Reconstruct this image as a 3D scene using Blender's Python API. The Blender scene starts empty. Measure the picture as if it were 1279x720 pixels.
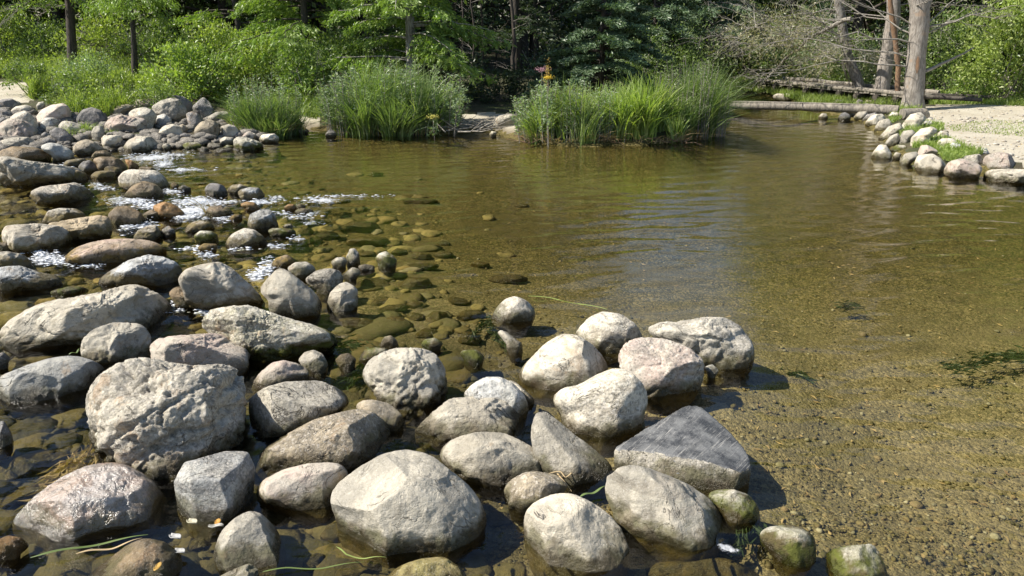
import bpy, bmesh, math, random
import numpy as np
from mathutils import Vector, Matrix
R = math.radians
S = bpy.context.scene
COL = S.collection
rng = np.random.default_rng(7)
random.seed(7)

# ------------------------------------------------------------------ camera
H = 2.0
FPX = 966.0                       # focal length in photo pixels (1279 wide)
PITCH = math.atan(340.0 / FPX)
CP, SP = math.cos(PITCH), math.sin(PITCH)

def rays(px, py):
    """unit directions for photo pixels"""
    px = np.asarray(px, float); py = np.asarray(py, float)
    u = (px - 639.5) / FPX; v = (py - 360.0) / FPX
    d = np.stack([u, CP - v * SP, -SP - v * CP], -1)
    return d / np.linalg.norm(d, axis=-1, keepdims=True)

def gp(px, py, z=0.0):
    d = rays(px, py); t = (z - H) / d[..., 2]
    return np.array([0, 0, H]) + d * t[..., None]

# ------------------------------------------------------------------ noise
def _hash(i, j, k, s):
    n = (i * 374761393 + j * 668265263 + k * 2147483647 * 3 + s * 974634777) & 0xffffffff
    n = ((n ^ (n >> 13)) * 1274126177) & 0xffffffff
    n = ((n ^ (n >> 16)) * 2246822519) & 0xffffffff
    return ((n ^ (n >> 15)) & 0xffffff).astype(np.float64) / 0xffffff

def vnoise(p, seed=0):
    p = np.asarray(p, float)
    f = np.floor(p); i = f.astype(np.int64); t = p - f
    t = t * t * t * (t * (t * 6 - 15) + 10)
    r = 0
    for a in (0, 1):
        for b in (0, 1):
            for c in (0, 1):
                w = (t[..., 0] if a else 1 - t[..., 0]) * (t[..., 1] if b else 1 - t[..., 1]) * (t[..., 2] if c else 1 - t[..., 2])
                r = r + w * _hash(i[..., 0] + a, i[..., 1] + b, i[..., 2] + c, seed)
    return r * 2 - 1

def fbm(p, oct=4, seed=0, ridged=False, gain=.5):
    r = 0; a = 1.0; tot = 0; p = np.asarray(p, float)
    for o in range(oct):
        n = vnoise(p + o * 17.3, seed + o * 13)
        r = r + a * ((1 - 2 * np.abs(n)) if ridged else n)
        tot += a; a *= gain; p = p * 2.07
    return r / tot

def sm(x, a=0.0, b=1.0):
    t = np.clip((x - a) / (b - a), 0, 1); return t * t * (3 - 2 * t)

# ------------------------------------------------------------------ mesh helpers
def mk_mesh(name, V, F, smooth=True):
    """F: (n,k) int array or list of such arrays"""
    V = np.asarray(V, np.float32)
    Fs = [np.asarray(f, np.int32) for f in (F if isinstance(F, list) else [F]) if len(f)]
    me = bpy.data.meshes.new(name)
    me.vertices.add(len(V)); me.vertices.foreach_set("co", V.ravel())
    loops = np.concatenate([f.ravel() for f in Fs])
    tot = np.concatenate([np.full(len(f), f.shape[1], np.int32) for f in Fs])
    st = np.concatenate([[0], np.cumsum(tot)[:-1]]).astype(np.int32)
    me.loops.add(len(loops)); me.loops.foreach_set("vertex_index", loops)
    me.polygons.add(len(tot)); me.polygons.foreach_set("loop_start", st); me.polygons.foreach_set("loop_total", tot)
    me.update(calc_edges=True); me.validate()
    me.polygons.foreach_set("use_smooth", np.full(len(me.polygons), smooth))
    return me

def link(name, me, mat=None, parent=None, loc=(0, 0, 0)):
    o = bpy.data.objects.new(name, me)
    if mat is not None and me is not None:
        if not me.materials: me.materials.append(mat)
    COL.objects.link(o); o.location = loc
    if parent is not None: o.parent = parent
    return o

def tag(o, label=None, cat=None, group=None, kind=None):
    if label: o['label'] = label
    if cat: o['category'] = cat
    if group: o['group'] = group
    if kind: o['kind'] = kind
    return o

def copy_tree(o, parent=None):
    c = o.copy(); COL.objects.link(c); c.parent = parent
    for ch in list(o.children): copy_tree(ch, c)
    return c

class MB:
    """collects tubes / quads in numpy"""
    def __init__(s): s.V = []; s.F = {3: [], 4: []}; s.n = 0
    def add(s, V, F):
        V = np.asarray(V, float); F = np.asarray(F, int)
        s.V.append(V); s.F[F.shape[1]].append(F + s.n); s.n += len(V)
    def tube(s, pts, rad, k=8, cap=True, jitter=0, seed=0):
        pts = np.asarray(pts, float); m = len(pts)
        rad = np.broadcast_to(np.asarray(rad, float), (m,))
        T = np.gradient(pts, axis=0); T /= np.linalg.norm(T, axis=1, keepdims=True) + 1e-9
        up = np.array([0, 0, 1.0]) if abs(T[0][2]) < .8 else np.array([0, 1.0, 0])
        A = np.cross(T, up); A /= np.linalg.norm(A, axis=1, keepdims=True) + 1e-9
        B = np.cross(T, A)
        an = np.linspace(0, 2 * np.pi, k, endpoint=False)
        rr = rad[:, None] * np.ones(k)[None]
        V = pts[:, None] + rr[..., None] * (np.cos(an)[None, :, None] * A[:, None] + np.sin(an)[None, :, None] * B[:, None])
        if jitter:
            nz = fbm(V.reshape(-1, 3) * 6 + seed, 3).reshape(m, k)
            V = pts[:, None] + (V - pts[:, None]) * (1 + jitter * nz)[..., None]
        i = np.arange(m - 1)[:, None] * k; j = np.arange(k)[None]; j2 = (j + 1) % k
        F = np.stack([i + j, i + j2, i + k + j2, i + k + j], -1).reshape(-1, 4)
        V = V.reshape(-1, 3); s.add(V, F)
        if cap:
            for e, fl in ((0, True), (m - 1, False)):
                c = pts[e][None]; ring = V[e * k:(e + 1) * k]
                Fc = np.stack([np.full(k, k), (np.arange(k) + 1) % k, np.arange(k)], -1)
                if not fl: Fc = Fc[:, ::-1]
                s.add(np.concatenate([ring, c]), Fc)
    def build(s, name, mat, parent=None, smooth=True, loc=(0, 0, 0)):
        F = [np.concatenate(f) for f in s.F.values() if f]
        V = np.concatenate(s.V)
        me = mk_mesh(name, V, F, smooth)
        return link(name, me, mat, parent, loc)

# ------------------------------------------------------------------ nodes
class NT:
    def __init__(s, mat):
        mat.use_nodes = True; s.t = mat.node_tree; s.t.nodes.clear()
        s.out = s.t.nodes.new('ShaderNodeOutputMaterial')
    def n(s, typ, ins=None, **kw):
        nd = s.t.nodes.new(typ)
        for k, v in kw.items(): setattr(nd, k, v)
        for k, v in (ins or {}).items():
            sk = nd.inputs[k]
            if isinstance(v, bpy.types.NodeSocket): s.t.links.new(v, sk)
            else: sk.default_value = v
        return nd
    def mix(s, f, a, b, blend='MIX'):
        nd = s.t.nodes.new('ShaderNodeMix'); nd.data_type = 'RGBA'; nd.blend_type = blend
        for i, v in ((0, f), (6, a), (7, b)):
            if isinstance(v, bpy.types.NodeSocket): s.t.links.new(v, nd.inputs[i])
            else: nd.inputs[i].default_value = v if i == 0 else (*v, 1)[:4]
        return nd.outputs[2]
    def m(s, op, a, b=0.0, c=0.0, clamp=False):
        nd = s.t.nodes.new('ShaderNodeMath'); nd.operation = op; nd.use_clamp = clamp
        for i, v in enumerate((a, b, c)):
            if isinstance(v, bpy.types.NodeSocket): s.t.links.new(v, nd.inputs[i])
            else: nd.inputs[i].default_value = v
        return nd.outputs[0]
    def ramp(s, v, a, b, lo=0.0, hi=1.0):
        nd = s.n('ShaderNodeMapRange', {0: v, 1: a, 2: b, 3: lo, 4: hi}); nd.interpolation_type = 'SMOOTHSTEP'
        return nd.outputs[0]
    def noise(s, vec, scale, detail=4, rough=.55, dist=0.0):
        nd = s.n('ShaderNodeTexNoise', {'Scale': scale, 'Detail': detail, 'Roughness': rough, 'Distortion': dist})
        s.t.links.new(vec, nd.inputs['Vector']); return nd.outputs['Fac']
    def voro(s, vec, scale, feature='F1', out='Distance'):
        nd = s.n('ShaderNodeTexVoronoi', {'Scale': scale}, feature=feature)
        s.t.links.new(vec, nd.inputs['Vector']); return nd.outputs[out]
    def bump(s, h, strength, dist, normal=None):
        nd = s.n('ShaderNodeBump', {'Height': h, 'Strength': strength, 'Distance': dist})
        if normal is not None: s.t.links.new(normal, nd.inputs['Normal'])
        return nd.outputs[0]
    def fin(s, sh): s.t.links.new(sh, s.out.inputs['Surface'])

def M_(name):
    return bpy.data.materials.new(name)

def rock_mat(name, c1, c2, c3, moss=.5, mossz=.095, rough=.8, pit=.5, wetall=0.0, mosscol=(.055, .05, .016), spec=.3):
    m = M_(name); t = NT(m)
    tc = t.n('ShaderNodeTexCoord').outputs['Object']
    oi = t.n('ShaderNodeObjectInfo').outputs['Random']
    off = t.n('ShaderNodeVectorMath', {0: tc}, operation='ADD')
    cx = t.n('ShaderNodeCombineXYZ', {0: t.m('MULTIPLY', oi, 37.0), 1: t.m('MULTIPLY', oi, 91.0), 2: 0.0})
    t.t.links.new(cx.outputs[0], off.inputs[1]); v = off.outputs[0]
    pos = t.n('ShaderNodeNewGeometry').outputs['Position']
    z = t.n('ShaderNodeSeparateXYZ', {0: pos}).outputs[2]
    big = t.noise(v, 4.5, 5, .6, .6); med = t.noise(v, 17, 6, .7, .3); fine = t.noise(v, 130, 3, .7)
    col = t.mix(t.ramp(big, .42, .58), c1, c2)
    gran = t.m('GREATER_THAN', t.m('FRACT', t.m('MULTIPLY', oi, 13.7)), .66)
    band = t.m('MULTIPLY', t.ramp(t.noise(t.n('ShaderNodeMapping', {0: v, 'Rotation': (.5, .7, .3), 'Scale': (1.5, 1.5, 16)}).outputs[0], 1.6, 4, .6, .5), .50, .60), t.m('LESS_THAN', t.m('FRACT', t.m('MULTIPLY', oi, 29.3)), .35)); col = t.mix(t.m('MULTIPLY', band, .55), col, (c3[0] * .5, c3[1] * .48, c3[2] * .47))
    salt = t.n('ShaderNodeTexVoronoi', {'Scale': 95.0, 'Vector': v}); sv = t.n('ShaderNodeSeparateColor', {0: salt.outputs['Color']}).outputs[0]
    col = t.mix(t.m('MULTIPLY', gran, t.ramp(sv, .74, .84, 0, .45)), col, (.10, .09, .08)); col = t.mix(t.m('MULTIPLY', gran, t.ramp(sv, .20, .12, 0, .4)), col, (.66, .60, .52))
    iron = t.m('MULTIPLY', t.ramp(t.noise(v, 5.5, 5, .7, .8), .55, .66), t.m('GREATER_THAN', t.m('FRACT', t.m('MULTIPLY', oi, 5.1)), .5)); col = t.mix(t.m('MULTIPLY', iron, .5), col, (.34, .22, .12))
    col = t.mix(t.ramp(med, .52, .72, 0, .75), col, c3)
    # lichen-grey mottling and mineral specks
    col = t.mix(t.ramp(t.noise(v, 10, 6, .72, .5), .54, .66, 0, .55), col, (c2[0] * .62, c2[1] * .6, c2[2] * .56))
    col = t.mix(t.ramp(t.noise(v, 42, 4, .75), .53, .68, 0, .5), col, (c3[0] * .45, c3[1] * .45, c3[2] * .42))
    col = t.mix(t.ramp(fine, .58, .70, 0, .5), col, (.09, .085, .075))
    col = t.mix(t.ramp(fine, .45, .30, 0, .4), col, (.62, .6, .55))
    vein = t.m('ABSOLUTE', t.m('SUBTRACT', t.noise(v, 2.6, 5, .6, 1.8), .5))
    crack = t.ramp(vein, .0, .012, 1, 0)
    crack = t.m('MULTIPLY', crack, t.ramp(t.noise(v, 3.1, 2), .45, .6))
    col = t.mix(t.m('MULTIPLY', crack, .75), col, (.05, .045, .035))
    # brightness per stone
    col = t.mix(1.0, col, t.n('ShaderNodeHueSaturation', {'Value': t.m('MULTIPLY_ADD', oi, .40, .95), 'Color': (1, 1, 1, 1)}).outputs[0], 'MULTIPLY')
    # algae and damp line just above and below the water
    zz = t.m('ADD', z, t.m('MULTIPLY', t.m('SUBTRACT', t.noise(v, 9, 5, .7), .5), .22))
    wet = t.ramp(t.m('ADD', z, t.m('MULTIPLY', t.m('SUBTRACT', t.noise(v, 14, 5, .7), .5), .17)), .022, .06, 1, 0)
    mm = t.ramp(zz, mossz - .05, mossz + .01, moss, 0)
    mcol = t.mix(t.noise(v, 30, 3), mosscol, (mosscol[0] * 2.0, mosscol[1] * 2.1, mosscol[2] * 1.6))
    mcol = t.mix(t.ramp(t.noise(v, 12, 3), .44, .6, 0, .85), mcol, (.10, .075, .036))
    col = t.mix(mm, col, mcol)
    under = t.ramp(z, -.03, .0, .7, 0)
    ucol = t.mix(t.ramp(t.noise(v, 11, 5, .7), .40, .62), (.34, .265, .11), (.17, .15, .055))
    col = t.mix(under, col, ucol)
    dark = t.mix(1.0, col, (.38, .36, .31), 'MULTIPLY')
    col = t.mix(t.m('MAXIMUM', wet, wetall), col, dark)
    ro = t.m('SUBTRACT', rough, t.m('MULTIPLY', t.m('MAXIMUM', wet, wetall), rough - .22))
    h = t.m('ADD', t.m('MULTIPLY', t.noise(v, 24, 8, .72), .9), t.m('MULTIPLY', fine, .16))
    h = t.m('ADD', h, t.m('MULTIPLY', t.ramp(t.noise(v, 60, 3, .6), .35, .5, 0, 1), .12 * pit))
    h = t.m('SUBTRACT', h, t.m('MULTIPLY', crack, .6))
    nb0 = t.n('ShaderNodeBump', {'Height': h, 'Distance': .034, 'Strength': t.m('MULTIPLY_ADD', t.m('FRACT', t.m('MULTIPLY', oi, 7.3)), .6, .45)}); nb = nb0.outputs[0]
    b = t.n('ShaderNodeBsdfPrincipled', {'Base Color': col, 'Roughness': ro, 'Normal': nb, 'Specular IOR Level': spec, 'Coat Weight': .8 if spec > .9 else 0.0, 'Coat Roughness': .22, 'Coat Normal': nb})
    t.fin(b.outputs[0]); return m

RM = {
 'P': rock_mat('stone_pale', (.44, .40, .32), (.30, .275, .225), (.52, .475, .39), moss=.75),
 'W': rock_mat('stone_whitish', (.55, .50, .40), (.40, .36, .285), (.50, .44, .34), moss=.7),
 'K': rock_mat('stone_pinkish', (.44, .35, .29), (.40, .355, .29), (.50, .425, .35), moss=.7),
 'B': rock_mat('stone_bluegrey', (.40, .395, .37), (.50, .48, .42), (.28, .28, .27), moss=.6),
 'D': rock_mat('stone_dark', (.135, .13, .125), (.21, .195, .18), (.09, .088, .085), moss=.5),
 'T': rock_mat('stone_tan', (.36, .30, .21), (.27, .23, .17), (.44, .37, .27), moss=.7),
 'N': rock_mat('stone_wet_brown', (.30, .22, .13), (.17, .13, .08), (.24, .17, .085), moss=.8, mossz=.09, rough=.55, wetall=.35),
 'O': rock_mat('stone_orange_wet', (.42, .23, .09), (.32, .17, .06), (.36, .24, .10), moss=.5, rough=.5, wetall=.2),
 'G': rock_mat('stone_algae_underwater', (.32, .26, .11), (.21, .18, .07), (.42, .33, .16), moss=.35, mossz=.15, rough=.7),
 'M': rock_mat('stone_mossy', (.44, .41, .33), (.30, .28, .2), (.5, .46, .37), moss=1.0, mossz=.11, mosscol=(.065, .068, .014)),
 'V': rock_mat('stone_veined_pink_wet', (.47, .40, .34), (.40, .28, .20), (.54, .46, .38), moss=.7, rough=.27, pit=1, spec=1.0),
}

# ------------------------------------------------------------------ terrain
SH_PX = [(-500, 212), (-150, 204), (0, 199), (100, 190), (150, 186), (260, 184), (330, 177), (350, 166), (385, 161), (450, 167), (520, 169),
         (570, 166), (600, 163), (620, 166), (650, 177), (700, 182), (800, 182), (850, 176), (900, 158), (908, 140), (900, 127), (913, 118),
         (945, 117), (985, 125), (1000, 134), (1040, 142), (1080, 153), (1102, 172), (1124, 195), (1178, 212), (1279, 221), (1500, 236)]
SH = [tuple(gp(x, y)[:2]) for x, y in SH_PX]
SH = [(-40, 14), *SH, (40, 7.5), (40, -30), (-40, -30)]

def sdf(P, poly):
    """+ outside, - inside"""
    P = np.asarray(P, float); poly = np.asarray(poly, float)
    d2 = np.full(len(P), 1e18); inside = np.zeros(len(P), bool)
    for a, b in zip(poly, np.roll(poly, -1, axis=0)):
        e = b - a; w = P - a
        tt = np.clip((w @ e) / (e @ e + 1e-12), 0, 1)
        d2 = np.minimum(d2, ((w - tt[:, None] * e) ** 2).sum(1))
        c = (a[1] > P[:, 1]) != (b[1] > P[:, 1])
        with np.errstate(divide='ignore', invalid='ignore'):
            xi = a[0] + (P[:, 1] - a[1]) / (b[1] - a[1] + 1e-15) * e[0]
        inside ^= c & (P[:, 0] < xi)
    d = np.sqrt(d2); return np.where(inside, -d, d)

CLUSTER = [tuple(gp(x, y)[:2]) for x, y in [(-300, 330), (450, 330), (640, 380), (900, 385), (940, 450), (900, 520), (960, 600), (1120, 680), (1120, 760), (-300, 760)]]
def height(P):
    P = np.asarray(P, float).reshape(-1, 2)
    P3 = np.concatenate([P, np.zeros((len(P), 1))], 1)
    d = sdf(P, SH) + .12 * fbm(P3 * 1.7, 3, 5)
    left = sm(-P[:, 0], -1.0, 4.0)
    land = .03 + .09 * sm(d, 0, .35) + (.13 + .25 * left) * sm(d, .2, 5) + .012 * np.maximum(d - 5, 0) + .035 * fbm(P3 * .8, 4, 9) * sm(d, .3, 2)
    clus = 1 - sm(sdf(P, CLUSTER) if len(P) else P[:, 0], -.2, .9)
    mx = (.13 + .15 * sm(P[:, 0] + .25 * (P[:, 1] - 4), -1.6, 2.2)) * (1 - clus) + .095 * clus
    bed = -.02 - mx * sm(-d, 0, 1.3) + .022 * fbm(P3 * 2.2, 3, 3)
    return np.where(d > 0, land, np.minimum(bed, .02)), d

def ground_at(px, py):
    z = 0.0
    for _ in range(14):
        p = gp(px, py, z); h, _d = height(p[None, :2]); z = .5 * z + .5 * max(float(h[0]), 0.0)
    return gp(px, py, z), z
# ------------------------------------------------------------------ rocks
_ico = {}
def ico(l):
    if l not in _ico:
        bm = bmesh.new(); bmesh.ops.create_icosphere(bm, subdivisions=l, radius=1)
        bm.verts.ensure_lookup_table()
        V = np.array([v.co[:] for v in bm.verts]); V /= np.linalg.norm(V, axis=1, keepdims=True)
        F = np.array([[v.index for v in f.verts] for f in bm.faces]); bm.free(); _ico[l] = (V, F)
    return _ico[l]

def parse(s):
    n = [float(a) for a in s.replace(',', ' ').split()]
    if len(n) == 4:                                   # bounding box -> lumpy ellipse
        x0, y0, x1, y1 = n; cx, cy = (x0 + x1) / 2, (y0 + y1) / 2; rx, ry = (x1 - x0) / 2, (y1 - y0) / 2
        ph = rng.uniform(0, 6.28, 3)
        return [(cx + rx * (1 + .06 * math.sin(2 * a + ph[0]) + .05 * math.sin(3 * a + ph[1])) * math.cos(a),
                 cy + ry * (1 + .05 * math.sin(3 * a + ph[2])) * math.sin(a)) for a in np.linspace(0, 2 * np.pi, 16, endpoint=False)]
    return list(zip(n[0::2], n[1::2]))

def radial(poly, cx, cy, nb=144, smooth=4.0):
    P = np.array(poly) - (cx, cy); Q = np.roll(P, -1, axis=0)
    th = np.arange(nb) * 2 * np.pi / nb; r = np.zeros(nb)
    for i, a in enumerate(th):
        d = np.array([math.cos(a), math.sin(a)])
        for p, q in zip(P, Q):
            e = q - p; den = d[0] * e[1] - d[1] * e[0]
            if abs(den) < 1e-9: continue
            t = (p[0] * e[1] - p[1] * e[0]) / den; u = (p[0] * d[1] - p[1] * d[0]) / den
            if t > 0 and -1e-6 <= u <= 1 + 1e-6: r[i] = max(r[i], t)
    r[r == 0] = r[r > 0].min()
    k = np.exp(-.5 * (np.arange(-12, 13) * 360 / nb / smooth) ** 2); k /= k.sum()
    return np.convolve(np.concatenate([r[-12:], r, r[:12]]), k, 'valid')

_rc = [0]
def rock(spec, mat, label, style='r', sub=0.0, D=.85, ext=.36, hull=None, group=None, z0=None, name=None, rough=1.0, groove=0.0, nexp=2.25, cat='rock'):
    _rc[0] += 1; seed = _rc[0]; rg = np.random.default_rng(seed * 7 + 3)
    poly = parse(spec); A = np.array(poly); x0, y0 = A.min(0); x1, y1 = A.max(0)
    B = np.roll(A, -1, axis=0); cr = A[:, 0] * B[:, 1] - B[:, 0] * A[:, 1]
    cx, cy = ((A + B) * cr[:, None]).sum(0) / (3 * cr.sum())
    rp = math.sqrt((x1 - x0) * (y1 - y0)) / 2
    big = max(x1 - x0, y1 - y0)
    lvl = 7 if big > 170 else 6 if big > 90 else 5 if big > 34 else 4 if big > 14 else 3
    V, F = ico(lvl)
    if hull is None:
        rad0 = radial(poly, cx, cy, smooth=3.0 if style == 'a' else 5.0); rad = rad0
        if not sub:                                   # the foot continues below the waterline
            hh = y1 - y0; cut = y1 - (.52 if z0 is None else .4) * hh; e_ = ext * hh
            low = [p for p in poly if p[1] > cut]; xs = [p[0] for p in low]
            foot = low + [(cx + (p[0] - cx) * .97, p[1] + e_ * .55) for p in low] + [(cx + (p[0] - cx) * .86, p[1] + e_) for p in low]
            foot = sorted(set(foot)); hull2 = []
            def half(pts):
                o_ = []
                for p in pts:
                    while len(o_) > 1 and (o_[-1][0] - o_[-2][0]) * (p[1] - o_[-2][1]) - (o_[-1][1] - o_[-2][1]) * (p[0] - o_[-2][0]) <= 0: o_.pop()
                    o_.append(p)
                return o_
            hull2 = half(foot)[:-1] + half(foot[::-1])[:-1]
            th_ = np.arange(144) * 2 * np.pi / 144
            if len(hull2) > 3:
                P_ = np.array(hull2) - (cx, cy); Q_ = np.roll(P_, -1, axis=0); r2 = np.zeros(144)
                for i_, a_ in enumerate(th_):
                    if math.sin(a_) < -.35: continue
                    d_ = (math.cos(a_), math.sin(a_))
                    for p_, q_ in zip(P_, Q_):
                        ex, ey = q_ - p_; den = d_[0] * ey - d_[1] * ex
                        if abs(den) < 1e-9: continue
                        t_ = (p_[0] * ey - p_[1] * ex) / den; u_ = (p_[0] * d_[1] - p_[1] * d_[0]) / den
                        if t_ > 0 and -1e-6 <= u_ <= 1 + 1e-6: r2[i_] = max(r2[i_], t_)
                rad = np.maximum(rad0, r2); kk = np.exp(-.5 * (np.arange(-6, 7) * 2.5 / 4.0) ** 2); kk /= kk.sum()
                rad = np.convolve(np.concatenate([rad[-6:], rad, rad[:6]]), kk, 'valid')
        th = np.arctan2(V[:, 1], V[:, 0]); rho = np.hypot(V[:, 0], V[:, 1]); b = V[:, 2]
        rt = np.interp(th % (2 * np.pi), np.arange(145) * 2 * np.pi / 144, np.append(rad, rad[0]))
        n = nexp; s = (rho ** n + np.abs(b) ** n) ** (-1 / n)
        q = np.stack([rt * s * np.cos(th) * rho / rp, rt * s * np.sin(th) * rho / rp, b * s * D], -1)
        # broken faces: soft plane cuts
        k, lo, hi, st = (15, .66, .93, .9) if style == 'a' else (12, .75, .95, .88)
        for _ in range(k):
            nrm = rg.normal(size=3); nrm[2] = -abs(nrm[2]) * .9 if rg.random() < .75 else nrm[2]
            nrm /= np.linalg.norm(nrm); pr = q @ nrm; c = pr.max() * rg.uniform(lo, hi)
            over = np.maximum(pr - c, 0); q -= nrm * (over * st)[:, None]
    else:
        # hull: list of (px,py,w) corner points -> rounded polyhedron
        Hq = np.array([((x - cx) / rp, (y - cy) / rp, w) for x, y, w in hull])
        bm = bmesh.new()
        for p in Hq: bm.verts.new(p)
        bmesh.ops.convex_hull(bm, input=list(bm.verts)); cen = Hq.mean(0); pl = []
        for f in bm.faces:
            f.normal_update(); nn = np.array(f.normal); c = nn @ (np.array(f.verts[0].co) - cen)
            if c < 0: nn, c = -nn, -c
            if not any((nn @ a) > .998 for a, _ in pl): pl.append((nn, max(c, .05)))
        bm.free()
        acc = np.zeros(len(V)); pw = 60.0
        for nn, c in pl: acc += np.maximum((V @ nn) / c, 0) ** pw
        q = cen + V * (acc ** (-1 / pw))[:, None]
        q[:, :2] *= 1.02
    # surface relief
    cen = q.mean(0); nd = q - cen; nl = np.linalg.norm(nd, axis=1, keepdims=True); nd = nd / nl
    off = rg.uniform(-50, 50, 3)
    am = rough * (1.0 if style == 'r' else 1.5)
    dsp = am * (.085 * fbm(q * 1.5 + off, 3, seed) + .020 * fbm(q * 4 + off, 3, seed + 5))
    if lvl >= 5:
        rd = fbm(q * np.array([2.2, 3.2, 2.2]) + off, 4, seed + 9, ridged=True)
        dsp -= am * (.040 if style == 'a' else .012) * sm(rd, .35, .85)
        dsp += am * .009 * fbm(q * 11 + off, 4, seed + 2, gain=.6)
    if groove:
        gq = q @ np.array([[.8, .6, 0], [-.6, .8, 0], [0, 0, 1]]) * np.array([.9, 3.0, 2.0])
        g1 = fbm(gq + off, 4, seed + 31, ridged=True, gain=.55); dsp -= groove * .075 * sm(g1, .25, .8); dsp += groove * .03 * fbm(gq * 1.7 + off, 3, seed + 37)
    if lvl >= 6: dsp += am * .006 * fbm(q * 30 + off, 3, seed + 4, gain=.6)
    q = q + nd * dsp[:, None]
    if hull is None:                                  # keep the traced outline after breaking and roughening
        tt_ = np.arctan2(q[:, 1], q[:, 0]) % (2 * np.pi); rr_ = np.hypot(q[:, 0], q[:, 1]); nb = 48 if lvl < 5 else 96
        ib = (tt_ / (2 * np.pi) * nb).astype(int) % nb; mxr = np.zeros(nb); np.maximum.at(mxr, ib, rr_)
        cen_t = (np.arange(nb) + .5) * 2 * np.pi / nb; okb = mxr > 0
        mxr = np.interp(cen_t, np.concatenate([cen_t[okb] - 2 * np.pi, cen_t[okb], cen_t[okb] + 2 * np.pi]), np.tile(mxr[okb], 3))
        tg = np.interp(cen_t, np.arange(145) * 2 * np.pi / 144, np.append(rad, rad[0])) / rp
        fk = np.clip(tg / mxr, .8, 1.6); ff = np.interp(tt_, np.concatenate([[cen_t[-1] - 2 * np.pi], cen_t, [cen_t[0] + 2 * np.pi]]), np.concatenate([[fk[-1]], fk, [fk[0]]]))
        q[:, :2] *= (1 + (ff - 1) * sm(rr_ / np.interp(tt_, cen_t, mxr), .0, .8))[:, None]
    # anchor on the ground / water
    px = cx + q[:, 0] * rp; py = cy + q[:, 1] * rp; w = 1 + q[:, 2] * rp / FPX
    d = rays(px, py) * w[:, None]
    if sub:
        k = np.argmin(-d[:, 2] + 10 * (np.abs(px - cx) > (x1 - x0)))   # highest point just under the surface
        dist = (H + sub) / -d[:, 2].max(); Wt = np.array([0, 0, H]) + d * dist; hr = np.ptp(Wt[:, 2]); mid = d.mean(0)
        for _ in range(4):                             # settle it onto the bed
            cc = np.array([0, 0, H]) + mid * dist; zb_ = float(height(cc[None, :2])[0][0]); dist = max(dist, (H - (zb_ + .16 * hr)) / -mid[2])
    else:
        bot = [p for p in poly if p[1] > y1 - .18 * (y1 - y0)]
        xb = np.mean([p[0] for p in bot]); yb = y1
        if z0 is None: _, z0 = ground_at(xb, yb)
        e = np.hypot(px - xb, py - yb) / rp + .15 * q[:, 2]
        k = np.argmin(e); dist = (H - z0) / -d[k, 2]
    W = np.array([0, 0, H]) + d * dist
    if not sub:                                       # carry the foot of the stone down to what it stands on
        zb = float(height(W.mean(0)[None, :2])[0][0]) - .03 if z0 < .02 else z0 - .06
        lo = W[:, 2].min(); lv = max(z0, 0.0); zb = max(zb, lv - .55 * (W[:, 2].max() - lv) - .03)
        if lo > zb and lo < lv - .001:
            s_ = np.maximum(lv - W[:, 2], 0); f_ = s_ / (lv - lo); W[:, 2] -= s_ * ((lv - zb) / (lv - lo) - 1)
            cc = W.mean(0); W[:, :2] += (W[:, :2] - cc[:2]) * (.10 * np.sqrt(f_))[:, None]
    c = W.mean(0); c[2] = W[:, 2].min() * .5 + c[2] * .5
    me = mk_mesh('rock', W - c, F, True)
    o = link(name or ('boulder' if big > 60 else 'rock'), me, mat if not isinstance(mat, str) else RM[mat], loc=tuple(c))
    tag(o, label, 'boulder' if (big > 60 and cat == 'rock') else cat, group)
    return o
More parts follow.
